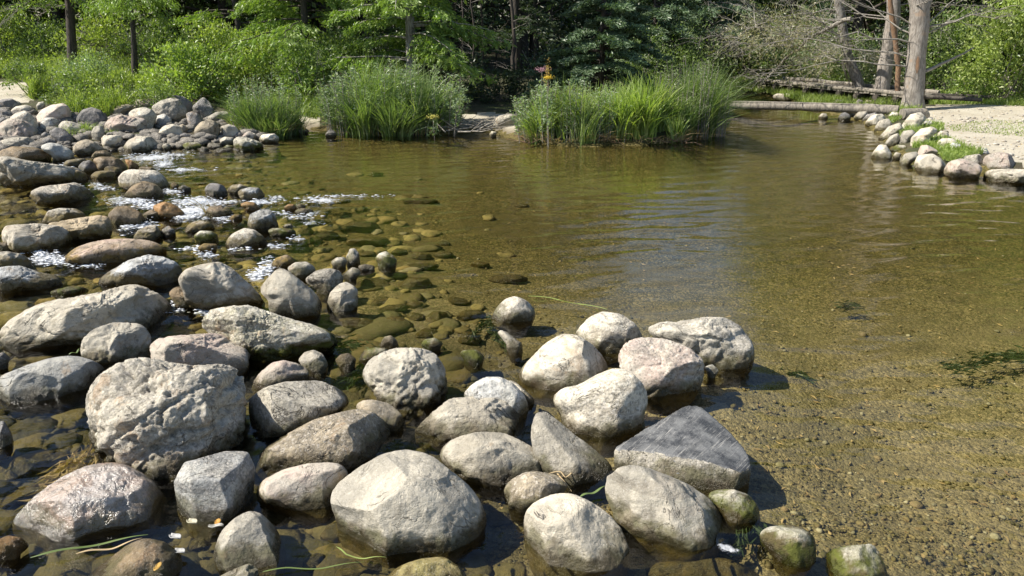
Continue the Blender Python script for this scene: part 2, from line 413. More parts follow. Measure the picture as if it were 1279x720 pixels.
# style flags: r rounded, a angular, s just under the water
TAB = [
# --- big foreground boulders
('P','a','106,495 112,480 122,470 140,456 162,447 185,446 212,452 250,457 277,452 293,457 306,470 309,495 307,525 302,562 270,572 235,590 210,597 175,587 140,565 120,545 108,520','huge craggy grey boulder with deep fissures, largest at the lower left'),
('V','r','14,655 20,640 50,613 80,594 110,581 140,577 170,582 195,603 212,630 217,650 208,665 180,672 130,672 60,668 25,665','wet glistening domed boulder with a rusty brown top below the huge craggy one'),
('O','r','-5,675 10,669 28,672 37,682 25,692 0,702 -8,695','small orange brown wet stone at the lower left corner'),
('N','r','105,722 140,695 160,680 180,672 205,676 225,690 238,712 235,738 110,738','blotchy dark and tan wet stone cut by the bottom edge below green reed blade'),
('P','r','266,690 275,665 292,648 310,638 325,640 345,660 357,685 357,700 345,710 320,710 300,706 275,705','egg shaped tan stone with moss on its foot below the angular white block'),
('W','a','270,722 290,712 312,703 322,710 325,730 270,738','pale stone tip at the bottom edge under the egg shaped stone'),
('K','r','318,610 330,598 355,586 385,579 415,577 430,582 437,592 430,620 415,637 385,637 360,630 335,620','low pink boulder crossed by a thin grey vein, half submerged'),
('T','r','312,568 335,555 362,540 390,525 420,516 445,510 465,512 482,527 491,542 486,560 460,575 430,584 390,585 350,590 320,580','long tan grey boulder with rounded shoulder lying behind the low pink boulder'),
('P','r','310,497 330,484 355,477 380,476 400,475 420,484 438,497 440,507 420,517 395,525 360,540 335,545 312,530','grey boulder half in shade right of the huge craggy one'),
('K','r','315,478 325,465 340,453 355,450 375,455 388,465 385,473 360,474 335,480 320,487','small saddle shaped pinkish stone with green edge above the half shaded boulder'),
('P','r','372,450 380,440 392,437 403,442 410,455 405,468 390,466 378,459','small round pale grey stone beside the saddle shaped pink one'),
('M','a','249,405 256,391 272,382 312,381 350,394 387,405 423,417 427,425 400,437 360,450 330,447 300,430 265,420 250,413','long grey boulder tapering right with thick moss along its front'),
('P','a','450,470 460,450 475,441 492,435 525,434 545,442 557,462 560,495 542,505 505,512 485,505 470,497','blocky grey boulder with crumpled cracked face and bright left side'),
('M','r','448,447 455,437 470,434 488,436 480,445 465,453 452,452','small mossy pinkish stone peeking behind the crumpled grey boulder'),
('N','r','418,450 425,443 435,441 445,448 443,460 425,462','small brown mossy stone left of the crumpled grey boulder'),
('T','r','441,510 450,501 465,499 485,504 503,518 506,530 495,539 480,532 460,520','small rounded stone with dark moss tucked behind the long tan boulder'),
('P','r','408,621 420,605 450,582 480,566 510,561 538,568 567,590 592,612 610,640 604,657 585,672 545,685 500,690 465,688 440,675 420,648','big round pinkish grey boulder at the bottom centre, broadest in front'),
('G','r','480,722 500,706 525,698 555,695 580,712 590,738 480,738','low algae covered stone with pale dry crown at the bottom centre edge'),
('W','a','516,540 530,523 548,508 563,497 600,495 635,498 648,508 650,530 645,545 620,553 590,550 560,552 530,552','flat topped pale wedge boulder with sloping left end'),
('B','r','575,495 590,480 605,471 625,471 640,478 655,493 661,510 655,522 640,520 600,510','dome shaped blue and cream boulder behind the flat topped wedge'),
('W','a','632,473 645,478 662,493 671,502 662,508 650,503','thin pale stone leaning behind the blue and cream dome'),
('W','r','545,570 555,555 575,544 600,539 630,541 655,552 675,565 682,580 675,592 645,595 615,607 590,600 560,588','smooth cream oval boulder with a rusty line down its face'),
('T','r','628,612 637,600 655,590 670,589 695,593 712,608 700,620 670,632 650,640 635,632','small tan stone with mossy left edge between three larger boulders'),
('W','r','655,640 665,628 690,617 715,616 740,628 765,645 782,670 788,695 770,708 730,714 690,708 660,690 654,665','blue and pink blotched boulder standing on a dark green algae skirt'),
('P','r','752,610 760,590 775,581 795,580 825,590 860,605 890,625 905,650 900,675 880,690 850,685 820,672 790,655 765,640','grey rough boulder sloping down right in front of the dark slab'),
('M','r','882,618 892,612 915,611 935,618 947,632 950,648 935,654 915,650 895,637','small pinkish stone with moss collar right of the rough sloping boulder'),
('M','r','948,665 960,658 985,655 1005,660 1018,672 1020,690 1005,705 985,708 965,695 950,680','small stone with bright green moss on its left side near the bottom right'),
('M','a','1030,690 1050,683 1090,679 1098,690 1108,712 1110,738 1040,738','flat corner of algae stained stone at the bottom edge, rightmost of the near rocks'),
('W','r','645,468 660,450 680,430 700,417 720,418 740,430 755,448 761,460 745,475 720,483 690,488 660,482','pale peaked boulder with dark right flank left of the pink topped boulder'),
('W','r','718,415 735,397 752,389 775,392 795,405 803,420 780,432 750,440 730,432','pale dome boulder at the back of the right cluster'),
('P','a','804,408 815,403 845,402 880,396 905,396 925,407 942,430 943,445 930,457 900,460 875,452 840,432 810,420','long grey boulder ending in a mossy dark bluff at the right of the cluster'),
('K','a','771,445 780,428 800,421 830,423 860,433 880,450 880,462 870,480 845,494 825,490 800,480 775,465','pink topped boulder with cream sides in front of the long grey one'),
('W','r','688,500 695,487 725,480 745,468 765,460 785,462 805,480 810,500 805,520 780,536 755,546 735,537 700,520','bulky cream and brown boulder left above the dark slab'),
('B','a','880,458 890,455 898,463 893,472 884,472','little grey wedge stone at the right foot of the pink topped boulder'),
('N','s','868,472 885,464 905,464 918,476 900,486 878,486','brown stone under the water at the foot of the pink topped boulder'),
('D','s','795,498 825,494 850,500 852,515 830,522 800,516','dark stone under the water above the dark slab'),
('G','s','770,738 800,706 850,697 900,695 940,708 965,738','wide brown algae stone under water at the bottom edge below the rough sloping boulder'),
('D','s','604,645 615,638 632,640 642,650 632,660 612,660','small dark stone under water between the big round boulder and the blotched one'),
# --- left middle boulders
('W','a','-12,414 0,406 37,383 72,374 120,366 154,356 176,355 195,364 216,382 233,405 231,417 190,424 140,428 84,430 37,422 0,418','long sloping white boulder with dark notches on its back at the left'),
('P','a','99,432 105,420 120,410 140,403 160,403 178,405 190,420 188,440 170,452 135,456 118,450 103,442','blocky stone with bright left face and dark right face in front of the white slope'),
('K','a','185,435 190,425 215,419 240,418 262,416 275,417 300,430 318,447 315,462 290,470 255,462 215,454 188,448','rough pink boulder with a black shaded right end behind the huge craggy one'),
('B','r','-10,475 5,468 30,457 60,448 85,444 105,446 135,458 128,475 110,490 80,498 40,501 0,498 -10,490','flat greenish white boulder left of the huge craggy one'),
('D','r','-8,530 5,525 14,540 17,550 5,561 -8,565','dark stone at the left edge below the flat greenish white boulder'),
('D','r','-6,443 5,440 13,447 10,456 -6,460','dark pointed stone at the left edge above the flat greenish white boulder'),
('G','s','-6,596 20,571 60,562 90,566 97,580 60,590 20,602 -6,612','long brownish stone under the water left of the huge craggy boulder'),
('G','s','-8,628 40,604 75,597 74,608 35,628 0,644','golden brown flat stone under the water above the wet domed boulder'),
('B','a','120,350 140,337 160,325 185,318 205,321 222,328 230,340 225,348 205,358 180,357 150,353','blue topped boulder with black hollowed front between rapids and white slope'),
('W','a','220,350 232,335 240,334 255,329 275,327 290,335 303,347 320,362 333,380 315,385 290,384 265,382 245,372 228,362','large whitish boulder with a dark sloping right side'),
('N','r','210,366 218,359 235,357 245,368 248,380 235,387 218,380','brown water worn stone at the left foot of the large whitish boulder'),
('W','r','322,363 335,347 348,334 358,337 375,350 390,362 403,378 395,389 368,397 355,388 335,375','cone shaped cream boulder with shadow on its left foot'),
('K','r','338,331 345,322 358,318 367,323 369,329 358,334 345,335','small cream and rusty stone behind the cone shaped boulder'),
('P','r','358,335 368,328 383,327 393,333 395,339 385,345 374,349 365,345','small grey potato shaped stone right of the rusty cream stone'),
('P','r','379,350 395,338 410,335 424,338 430,348 425,360 412,369 395,363','smooth square shouldered grey stone right of the cone shaped boulder'),
('W','a','408,380 412,366 423,355 432,352 440,356 447,362 447,380 440,389 422,391 410,388','knobbly white stone casting a dark shadow on the water to its right'),
('P','r','413,327 420,322 430,321 434,326 432,332 422,335 415,332','small stone left of the small upright tooth stone'),
('P','a','432,322 437,311 443,310 448,316 450,328 440,332 433,329','small upright tooth shaped stone'),
('W','r','428,343 440,334 448,336 451,341 445,349 432,349','small white tipped stone below the tooth shaped stone'),
('K','r','447,332 456,330 468,332 468,337 458,339 448,337','tiny pink flat stone right of the white tipped stone'),
('M','r','468,323 474,316 482,314 490,318 496,325 494,332 482,334 472,330','small white topped ball of a stone with yellow moss, alone in the water'),
('P','r','613,396 622,382 632,373 643,370 655,374 663,380 669,390 666,398 655,404 640,404 622,400','lone pale boulder with cleft right tip standing in open water'),
('W','r','619,413 628,412 640,420 653,430 652,438 640,440 632,430','narrow white stone with green left edge below the lone pale boulder'),
('M','r','573,440 582,437 596,437 606,446 602,456 590,458 580,451','small white stone with moss left of the pale peaked boulder'),
('G','s','571,425 578,416 592,415 602,422 600,433 585,438 573,434','round brown mossy stone just under water with reddish top'),
('M','r','526,430 530,424 543,422 554,428 550,436 538,439 528,436','white tipped stone right above the crumpled grey boulder'),
('T','r','474,431 480,421 488,419 495,424 498,432 487,434','little tan tipped stone above the crumpled grey boulder'),
# --- rapids
('P','a','-10,198 10,194 30,200 60,204 90,208 110,214 113,222 100,229 85,229 60,221 30,221 0,222 -10,215','long pitted grey ledge rock at the left edge of the rapids'),
('P','a','45,219 50,216 58,217 62,222 55,225 45,224','small pale stone in front of the long pitted ledge'),
('B','s','-6,228 5,223 25,223 36,229 25,234 0,233','pale flat stone under water below the pitted ledge'),
('N','s','33,228 45,224 62,226 71,233 55,238 36,236','brown flat stone under water below the pitted ledge'),
('P','a','34,240 45,235 60,232 80,230 95,228 105,233 115,240 122,250 110,252 80,251 45,250','flat grey slab with black undercut below the pitted ledge'),
('B','r','78,204 85,200 100,198 110,199 104,206 94,210 82,209','flat bluish stone behind the speckled triangular stone'),
('D','a','97,209 103,202 112,200 120,205 129,212 120,217 105,217','dark and white speckled triangular stone'),
('N','r','114,199 122,196 140,196 152,200 160,210 155,215 135,211 120,206','brown rounded wet stone behind the speckled triangular stone'),
('P','r','129,210 137,207 150,210 155,215 145,219 132,216','small pale stone between the brown wet stone and the oval one'),
('P','r','112,220 120,214 135,213 146,216 145,222 130,225 115,225','oval pale stone with a dark waterline left of the white flat boulder'),
('T','a','86,216 95,212 108,217 112,225 98,229 88,226','tan stone with black front at the right end of the pitted ledge'),
('T','s','70,259 78,255 95,255 105,259 98,264 76,263','pinkish brown stone under water below the flat grey slab'),
('K','s','106,260 110,257 116,258 116,262 110,264','tiny pink stone under water beside the pinkish brown one'),
('P','a','52,277 60,263 75,260 95,261 108,268 106,277 80,281 60,281','pitted oval stone resting against the tan block'),
('T','a','45,283 70,277 100,272 128,268 138,272 141,288 131,297 100,301 60,296','wide tan block with dark front behind the white craggy block'),
('W','a','1,290 5,281 20,281 45,279 65,281 85,284 96,294 92,306 70,313 40,312 20,305 3,303','white craggy block with dark undercut front at the left of the rapids'),
('N','r','-4,304 8,302 18,306 17,313 4,316 -4,314','brown wet stone under the left end of the white craggy block'),
('P','a','-6,315 10,314 25,317 35,322 46,336 35,340 15,338 -6,336','grey stone with black right face at the left edge below the white craggy block'),
('K','r','73,322 90,312 110,303 135,299 160,298 185,300 205,306 217,314 210,321 190,324 165,326 145,332 125,328 100,327 80,326','broad low pink and tan boulder with swirled ridges and golden foot'),
('B','a','-8,340 0,333 25,332 50,340 72,344 80,352 60,359 35,363 0,366 -8,358','blue white boulder with ragged black lower edge at the left'),
('M','r','60,364 75,361 85,358 100,358 116,363 100,367 70,369','low narrow stone just breaking the water above the white slope'),
('W','r','145,222 157,212 175,212 195,213 205,220 213,230 207,238 190,237 165,230 147,227','white flat boulder with a black right end in the upper rapids'),
('N','r','155,243 165,232 180,226 195,230 203,238 205,246 190,248 165,247','brown speckled boulder in front of the white flat boulder'),
('O','r','155,199 163,200 174,207 171,212 160,209','small orange wet stone right of the brown rounded stone'),
('N','r','173,208 190,209 203,217 198,220 184,219 174,214','dark brown flat stone behind the white flat boulder'),
('T','r','213,230 218,228 224,231 222,236 214,236','tiny grey stone right of the white flat boulder'),
('D','r','222,235 229,231 239,235 238,239 224,239','tiny dark stone right of the white flat boulder'),
('G','s','242,230 250,227 260,229 258,233 244,233','flat algae stone under water left of the black angular stone'),
('D','a','255,235 262,229 270,229 280,232 285,242 275,246 262,245 256,241','black angular stone with a pale left face'),
('W','r','283,237 290,231 300,230 312,234 306,241 290,242','small whitish stone between the black angular stone and the blue grey block'),
('B','a','296,241 300,237 312,234 324,235 331,243 329,249 315,251 300,248','blue grey broken block with black right side'),
('O','r','190,257 205,252 220,257 231,266 227,273 210,273 195,268','golden wet boulder in the middle of the white water'),
('N','r','134,268 145,258 160,257 175,265 185,278 175,283 150,283 137,278','round dark brown boulder with pale left cheek in the rapids'),
('N','r','178,268 188,262 198,265 202,271 195,275 182,275','small dark stone between the round brown boulder and the golden one'),
('G','s','198,275 208,270 222,271 226,277 212,281 200,280','tan stone under water below the golden boulder'),
('N','r','255,266 262,258 275,257 288,262 294,268 280,273 262,272','brown oval stone with grass blades on its left below the white water'),
('O','r','298,256 308,252 318,253 327,261 320,264 305,260','flat reddish stone above the grey pyramid stone'),
('K','r','286,272 292,268 302,268 303,273 295,277 287,276','small reddish stone left of the grey pyramid stone'),
('B','a','309,279 312,268 325,262 338,262 344,270 348,282 338,288 325,287 312,283','grey pyramid stone with dark right face in the rapids'),
('W','r','281,303 290,292 305,285 318,287 330,296 335,304 325,308 300,307 285,307','white domed stone below the grey pyramid'),
('W','r','353,283 357,280 363,280 366,284 362,287 355,286','tiny white pebble stone on the tan flat stone'),
('M','r','333,288 340,285 355,285 369,287 370,293 352,296 337,293','tan flat stone with moss right of the white domed stone'),
('N','s','322,286 332,286 339,292 338,300 330,300','brown stone under water between pyramid and white domed stone'),
('O','r','354,259 360,255 367,255 371,260 364,264 355,263','small reddish stone, left of two brown ones at the edge of the rapids'),
('N','r','369,257 375,254 382,257 381,262 371,262','small dark brown stone, middle of three at the edge of the rapids'),
('T','r','367,264 376,260 388,261 394,265 386,268 370,268','flat tan stone in front of the small dark brown one'),
('O','s','383,256 388,251 397,252 401,257 394,261 385,260','golden stone under water at the edge of the rapids'),
('O','s','341,250 346,247 352,249 351,253 343,253','tiny golden stone under water right of the blue grey block'),
('W','a','166,297 172,288 185,282 195,281 202,290 205,298 197,302 185,300 172,300','pale angular stone above the swirled pink boulder'),
('D','r','201,288 210,282 217,286 220,292 212,296 204,294','small dark stone right of the pale angular one'),
('P','r','230,287 237,279 250,275 262,278 269,284 262,290 240,291','pale dimpled stone left of the white domed stone'),
('M','a','241,295 250,288 265,289 272,293 273,301 258,305 245,301','flat topped mossy block in front of the pale dimpled stone'),
('T','s','208,306 225,302 243,302 247,307 232,313 218,315','tan slab under water left of the flat reddish brown stone'),
('K','r','246,309 255,304 272,305 271,311 262,316 250,316','flat reddish brown stone below the mossy block'),
# --- left bank pile
('D','r','-8,131 2,124 14,123 22,127 20,134 0,137','dark slate blue stone at the far left top of the pile beside the path'),
('P','r','5,133 12,127 22,126 28,130 24,135 10,137','pale grey stone beside the dark slate blue one at the path'),
('W','r','12,139 20,133 34,131 42,135 40,141 20,144','pale flat stone half in grass below the path'),
('P','r','45,132 48,128 54,127 57,131 52,135 47,135','small grey stone alone in the grass behind the pile'),
('D','a','-5,146 0,137 10,136 17,142 15,148 0,150','stained grey stone at the left edge of the pile'),
('D','r','-6,150 4,146 14,150 12,156 -6,158','low black stone at the left edge of the pile'),
('P','r','11,148 20,141 31,138 38,142 45,150 50,160 46,167 30,167 15,160','smooth grey tapered boulder behind the large pink flat top'),
('K','a','-3,160 0,154 10,148 25,149 40,155 48,162 48,172 30,174 3,174 -4,168','large pinkish flat topped boulder at the left of the pile'),
('K','r','44,147 52,137 65,131 80,129 87,134 90,145 85,150 66,150 52,154','two lobed lilac grey boulder below the grass'),
('B','r','50,154 57,147 67,147 75,152 71,161 60,167 54,167 50,161','upright grey stone with a shadowed left flank'),
('P','r','72,158 78,151 90,152 107,158 108,166 92,168 76,165','pale mottled stone with a grass tuft on it'),
('D','a','60,165 70,159 80,161 90,170 93,178 85,183 70,179','dark mottled boulder in the middle of the left pile'),
('D','r','51,168 56,165 63,168 63,174 53,175','small black stone left of the dark mottled boulder'),
('D','r','51,177 60,172 70,175 72,180 56,181','flat black stone below the dark mottled boulder'),
('D','r','95,147 103,137 115,134 126,138 135,147 134,153 120,159 105,156','round dark pocked boulder in the back of the pile'),
('T','a','116,135 122,130 138,131 146,136 140,140 122,140','pale stone half hidden in grass behind the dark pocked boulder'),
('P','r','114,165 118,158 127,157 131,163 128,175 121,178 115,173','upright pale oval stone below the dark pocked boulder'),
('W','a','126,173 130,169 150,169 153,173 153,183 140,187 128,184','pale blocky stone at the water left of the large flat oval'),
('P','a','-4,180 0,176 15,172 35,171 45,176 51,182 45,186 10,187 -4,186','pitted grey stone low in the left of the pile'),
('N','r','-4,190 15,183 40,184 55,187 66,197 50,204 20,204 -4,198','broad brown topped boulder at the left waterline'),
('B','r','48,184 60,178 75,180 90,188 94,196 82,201 65,196','bluish flat boulder right of the broad brown one'),
('T','r','90,185 97,177 108,174 118,177 128,185 138,189 118,194 100,193','tan folded stone at the waterline'),
('N','r','113,195 120,189 132,188 140,193 138,197 118,199','small brown stone in front of the tan folded one'),
('T','a','132,142 145,133 160,130 168,133 160,142 142,147','flat orange tinged stone behind the long lilac boulder'),
('T','r','158,137 170,125 178,123 192,128 190,136 168,143','light brown stone peeking up behind the big pale dome'),
('P','r','160,141 168,136 180,134 190,137 197,145 192,157 180,163 165,161','big pale smooth dome in the pile'),
('K','a','130,156 137,147 150,143 165,146 180,146 184,155 180,164 150,166 133,164','long lilac boulder with a notch in front of the pale dome'),
('P','a','188,134 200,126 215,122 225,125 235,138 233,148 220,153 205,150 193,142','big mottled boulder at the top of the pile'),
('D','r','205,123 215,118 230,121 241,129 241,136 235,143 225,138','dark blue boulder behind the big mottled one'),
('D','a','240,133 250,124 254,121 262,128 269,140 262,147 252,149 242,142','dark purple triangular boulder on the pile'),
('B','r','195,145 205,142 214,148 215,155 205,158 195,152','shaded grey stone under the big mottled boulder'),
('D','r','232,142 240,139 250,144 255,151 245,159 235,156','dark purple grey stone below the triangular one'),
('W','r','197,167 203,158 215,155 226,158 229,165 220,171 203,172','pale oval stone standing above the flat oval boulder'),
('T','r','220,159 228,155 236,160 235,167 224,167','small brown rounded stone right of the pale oval'),
('T','r','242,162 250,153 261,149 270,152 275,160 270,168 257,171 247,169','round tan boulder in the right half of the pile'),
('P','a','258,147 270,140 285,139 288,150 275,156 262,152','pitted grey stone against the grass tuft'),
('W','r','276,158 285,155 295,158 300,167 290,172 277,171','creamy block stacked on a smaller block'),
('P','a','274,175 280,171 292,172 292,181 276,183','small square block under the creamy one'),
('W','r','153,185 160,175 172,170 188,170 197,178 202,186 195,190 170,190 155,189','large flat cream oval at the waterline of the pile'),
('W','r','202,182 208,179 214,182 213,187 204,187','tiny white stone right of the large flat oval'),
('M','r','226,182 232,178 250,178 260,183 255,187 230,187','flat cream stone with yellow algae edge in the water'),
('T','a','217,176 225,172 240,171 244,175 235,180 222,179','flat mottled stone behind the one with yellow edge'),
('D','r','222,169 230,166 240,168 240,173 226,173','flat black stone in the shade of the pile'),
('M','a','291,176 295,171 308,172 322,176 330,183 325,188 300,187 292,183','white block with mossy foot at the right end of the pile'),
('K','r','301,172 307,165 313,163 320,168 322,176 308,178','pinkish cone stone behind the white mossy foot block'),
('K','r','325,167 331,161 338,160 341,164 338,168 328,169','small pink stone at the foot of the grass'),
('W','a','323,173 328,168 343,167 349,172 348,178 330,179','pale stone at the right tip of the pile'),
('D','r','315,153 320,149 328,150 331,157 325,162 316,160','dark round stone inside the grass tuft'),
('M','r','277,185 284,181 294,183 293,187 279,188','tiny mossy stone in front of the square block'),
('D','r','356,156 362,150 370,149 378,153 378,160 365,163 357,162','dark flat boulder on the little beach'),
('D','r','371,163 375,160 380,163 379,168 373,168','tiny dark stone in front of the beach boulder'),
('W','r','379,164 382,161 386,163 385,167 380,167','tiny white stone at the beach'),
('D','r','406,168 411,162 417,163 421,168 415,172 408,171','grey stone at the foot of the big sedge clump'),
('W','r','415,162 420,160 425,162 422,165 416,164','tiny white stone behind the one at the sedge clump'),
('P','r','617,152 622,145 635,142 647,144 646,155 630,158 618,157','grey boulder on the little landing left of the reed island'),
('W','r','611,168 614,164 620,165 620,170 613,171','tiny pale stone at the water left of the reed island'),
# --- right bank
('W','r','1022,146 1026,142 1032,142 1034,146 1030,149 1024,149','pale pebble stone alone in the water under the log'),
('D','a','1046,148 1050,142 1056,140 1064,145 1062,150 1050,151','dark stone in the shade under the log'),
('T','r','1052,143 1057,138 1066,138 1068,144 1060,147','pale brown stone behind the dark one under the log'),
('P','a','1066,146 1072,140 1083,139 1086,146 1078,151 1068,150','pale stone between log and dark slab'),
('D','a','1074,152 1083,143 1096,140 1097,146 1086,153','dark shaded slab under the end of the log'),
('W','a','1080,154 1088,144 1102,142 1108,150 1096,157 1083,157','cream boulder below the end of the log'),
('P','r','1091,161 1098,151 1110,148 1116,157 1106,163 1094,164','greyish stone below the cream boulder'),
('W','a','1096,173 1110,158 1125,153 1131,158 1122,168 1106,175','cream slanting boulder on the right bank edge'),
('P','a','1103,181 1112,170 1122,166 1125,173 1118,184 1106,185','grey slanting stone under the cream slanting boulder'),
('W','r','1088,193 1098,181 1107,181 1115,194 1106,198 1090,197','cream triangular boulder farthest out in the water on the right bank'),
('M','r','1110,187 1120,181 1132,182 1134,187 1122,190 1112,190','low cream stone with algae edge right of the triangular boulder'),
('P','r','1120,178 1128,164 1140,162 1145,167 1135,179 1125,181','speckled grey tilted boulder'),
('W','r','1125,157 1137,143 1150,140 1158,148 1150,157 1133,162','big cream boulder at the upper right bank'),
('T','a','1138,144 1148,136 1158,136 1162,143 1154,148 1144,148','pinkish stone on the path edge at the log end'),
('W','r','1136,184 1138,172 1150,161 1165,158 1173,163 1162,172 1146,183','long cream boulder bulging out of the grass'),
('W','r','1115,195 1119,190 1126,192 1124,198 1117,199','tiny cream stone at the waterline right of the triangular boulder'),
('P','r','1123,203 1130,192 1145,189 1148,196 1137,206 1126,206','low greenish grey boulder at the right waterline'),
('K','a','1144,196 1150,182 1158,181 1170,187 1175,194 1160,200 1148,200','pinkish ridge stone leaning on the big cream waterline boulder'),
('W','r','1141,206 1146,194 1165,192 1175,198 1182,206 1177,214 1155,216','big cream boulder at the right waterline'),
('K','r','1178,213 1185,202 1200,198 1220,203 1228,210 1223,222 1195,223','smooth pinkish cream boulder with black gap on its right'),
('P','r','1190,201 1205,195 1225,192 1228,203 1210,206','flat grey stone behind the smooth pinkish cream boulder'),
('K','r','1225,208 1230,195 1245,190 1262,192 1268,203 1266,212 1240,213','rounded pink grey boulder with a dark notch at the right'),
('W','a','1227,219 1235,212 1260,211 1290,212 1302,222 1260,227 1230,225','long flat cream boulder at the right edge waterline'),
('W','r','1169,179 1176,173 1190,173 1201,181 1186,187 1172,184','cream stone in the grass above the pink ridge stone'),
('B','r','1182,184 1190,178 1199,180 1202,186 1190,189','small bluish white stone in front of the cream one in grass'),
('W','r','1159,172 1164,169 1171,170 1169,174 1161,175','small flat cream stone in the bank grass'),
('B','r','1149,156 1155,151 1165,152 1166,157 1156,160','small bluish stone behind the long cream boulder'),
('W','r','1110,145 1114,140 1122,141 1122,146 1113,148','small cream stone in the grass at the log end'),
('W','r','1122,142 1127,138 1133,140 1131,144 1124,145','small pale stone higher in the grass at the log end'),
('B','r','1223,190 1226,185 1232,185 1235,190 1228,193','tiny bluish stone at the path behind the pink grey boulder'),
('W','r','1170,168 1175,163 1184,165 1186,170 1176,172','pale stone at the path edge above the bank grass'),
('P','r','1068,129 1072,124 1078,126 1077,131 1070,131','small grey stone behind the log, leftmost of its row'),
('T','r','1079,128 1083,125 1090,126 1089,130 1081,130','small flat stone behind the log, second of its row'),
('K','r','1091,128 1095,124 1100,126 1100,130 1092,130','small pinkish stone behind the log, third of its row'),
('B','r','1103,129 1108,124 1114,126 1113,130 1105,130','small bluish stone behind the log nearest the big trunk'),
('W','r','963,121 970,117 985,117 993,122 985,126 968,125','pale flat stone on the bank below the wooden walkway'),
('P','r','1040,128 1046,124 1052,126 1050,130 1042,130','small stone behind the middle of the log'),
# --- submerged stones of the middle
('G','s','381,280 390,274 405,274 413,280 400,285 385,284','algae stone under water right of the tiny white pebble stone'),
('G','s','370,290 378,284 390,286 393,293 382,297 372,295','greenish stone under water in front of the flat tan one with moss'),
('T','s','392,294 405,288 422,291 426,298 410,303 395,301','flat olive stone under water above the tooth shaped stone'),
('O','s','378,302 388,296 402,298 405,305 390,309 380,307','orange brown stone under water above the potato shaped stone'),
('G','s','350,306 360,300 380,301 386,308 370,314 352,312','broad olive stone under water below the white domed stone'),
('G','s','420,285 440,276 470,278 478,288 450,295 425,293','wide pale green slab under water left of open pond'),
('G','s','430,300 450,295 485,297 490,306 460,312 435,309','long pale green slab under water above the ball shaped stone'),
('T','s','505,331 515,329 548,329 549,335 530,340 508,339','straight edged long block under water right of the ball shaped stone'),
('G','s','488,315 496,310 508,312 511,319 500,322 489,320','small stone under water above the straight edged block'),
('G','s','515,321 525,315 538,317 541,324 528,327 516,326','flat stone under water right of the ball shaped stone'),
('G','s','440,358 455,347 480,348 492,360 485,372 455,373','large mottled stone under water right of the knobbly white stone'),
('G','s','495,358 510,346 535,347 543,360 530,373 503,372','large rounded stone under water, centre of the shallow'),
('G','s','545,304 553,300 562,303 560,309 548,309','small stone under water at the upper edge of the shallow'),
('G','s','478,345 490,339 508,341 512,348 498,352 482,350','flat stone under water below the straight edged block'),
('T','s','420,400 430,396 460,398 480,405 470,412 440,415 420,409','long brown stone under water below the knobbly white one'),
('T','s','470,387 485,381 505,380 513,384 500,392 480,396 470,393','slim pale edged slab under water in the shallow'),
('T','s','462,380 470,372 486,371 492,377 478,385 465,386','tan stone under water behind the slim pale edged slab'),
('O','s','480,399 488,395 502,396 513,403 507,409 486,409','orange stone under water below the slim pale edged slab'),
('G','s','505,380 516,375 530,379 528,386 514,388','small round stone under water right of the slim slab'),
('G','s','505,396 516,390 530,393 530,402 514,404','dull round stone under water right of the orange one'),
('G','s','530,397 542,388 558,390 563,399 550,406 534,404','broad olive mound under water left of the narrow pink stone'),
('G','s','518,417 530,410 546,412 547,421 532,425 520,423','yellowish mound under water above the white tipped stone'),
('K','s','557,373 565,370 580,373 590,380 582,385 565,381','narrow pinkish stone under water in the shallow'),
('G','s','568,396 578,388 598,387 609,392 602,403 578,406','mottled stone under water left of the lone pale boulder'),
('D','s','605,350 620,343 650,343 663,349 650,356 620,357','dark weedy hump under water above the lone pale boulder'),
('O','s','500,252 515,247 540,248 553,252 535,257 508,257','rusty dark hump under water in the open pond'),
('G','s','640,258 650,254 662,256 660,260 645,261','small yellowish stone under water in the open pond'),
('G','s','540,318 550,313 565,315 568,321 554,325 543,324','round algae stone under water right of the flat one'),
('G','s','585,330 597,326 612,329 612,335 596,338','lonely flat stone under water near the dark weedy hump'),
('G','s','455,220 465,214 480,216 478,221 462,223','lonely yellow green stone under water in the far pond'),
('T','s','448,319 458,313 470,315 470,322 455,324','brown stone under water left of the ball shaped stone'),
('T','s','370,712 380,700 395,690 407,692 412,705 400,716 378,718','round brown stone under water right of the egg shaped stone'),
('G','s','398,672 410,655 425,650 441,665 440,680 420,690','olive stone under water touching the big round boulder at its left'),
('G','s','408,718 430,700 460,696 500,703 484,728 430,732','broad brown stone under water in front of the big round boulder'),
('G','s','232,686 240,674 256,673 263,684 250,694 236,694','little green stone under water between egg stone and wet domed boulder'),
('T','s','60,262 72,257 84,258 66,268 52,268','faint tan stone under water in the green pool at the left'),
('G','s','10,262 25,256 45,257 46,266 25,270 10,268','olive stone under the green pool at the left edge'),
('G','s','205,320 222,316 245,320 240,328 215,329','flat stone under fast water above the large whitish boulder'),
('T','s','262,322 280,316 305,318 312,325 290,330 266,328','flat yellowish stone under fast water below the white domed stone'),
('G','s','90,343 105,336 122,338 118,346 98,350','flat brown stone under fast water left of the blue topped boulder'),
('G','s','25,372 40,366 56,367 52,376 34,380','brown stone under water above the long white slope'),
('G','s','398,405 408,396 420,398 420,408 406,412','mossy stone under water right of the long mossy boulder'),
('N','r','262,376 275,372 285,376 283,384 268,385','brown splashed stone between the whitish boulder and the long mossy one'),
('G','s','395,475 408,470 420,474 418,484 402,486','green stone under water between potato and crumpled boulders'),
('N','s','585,465 600,458 612,466 606,476 590,476','dark stone under water behind the blue and cream dome'),
]
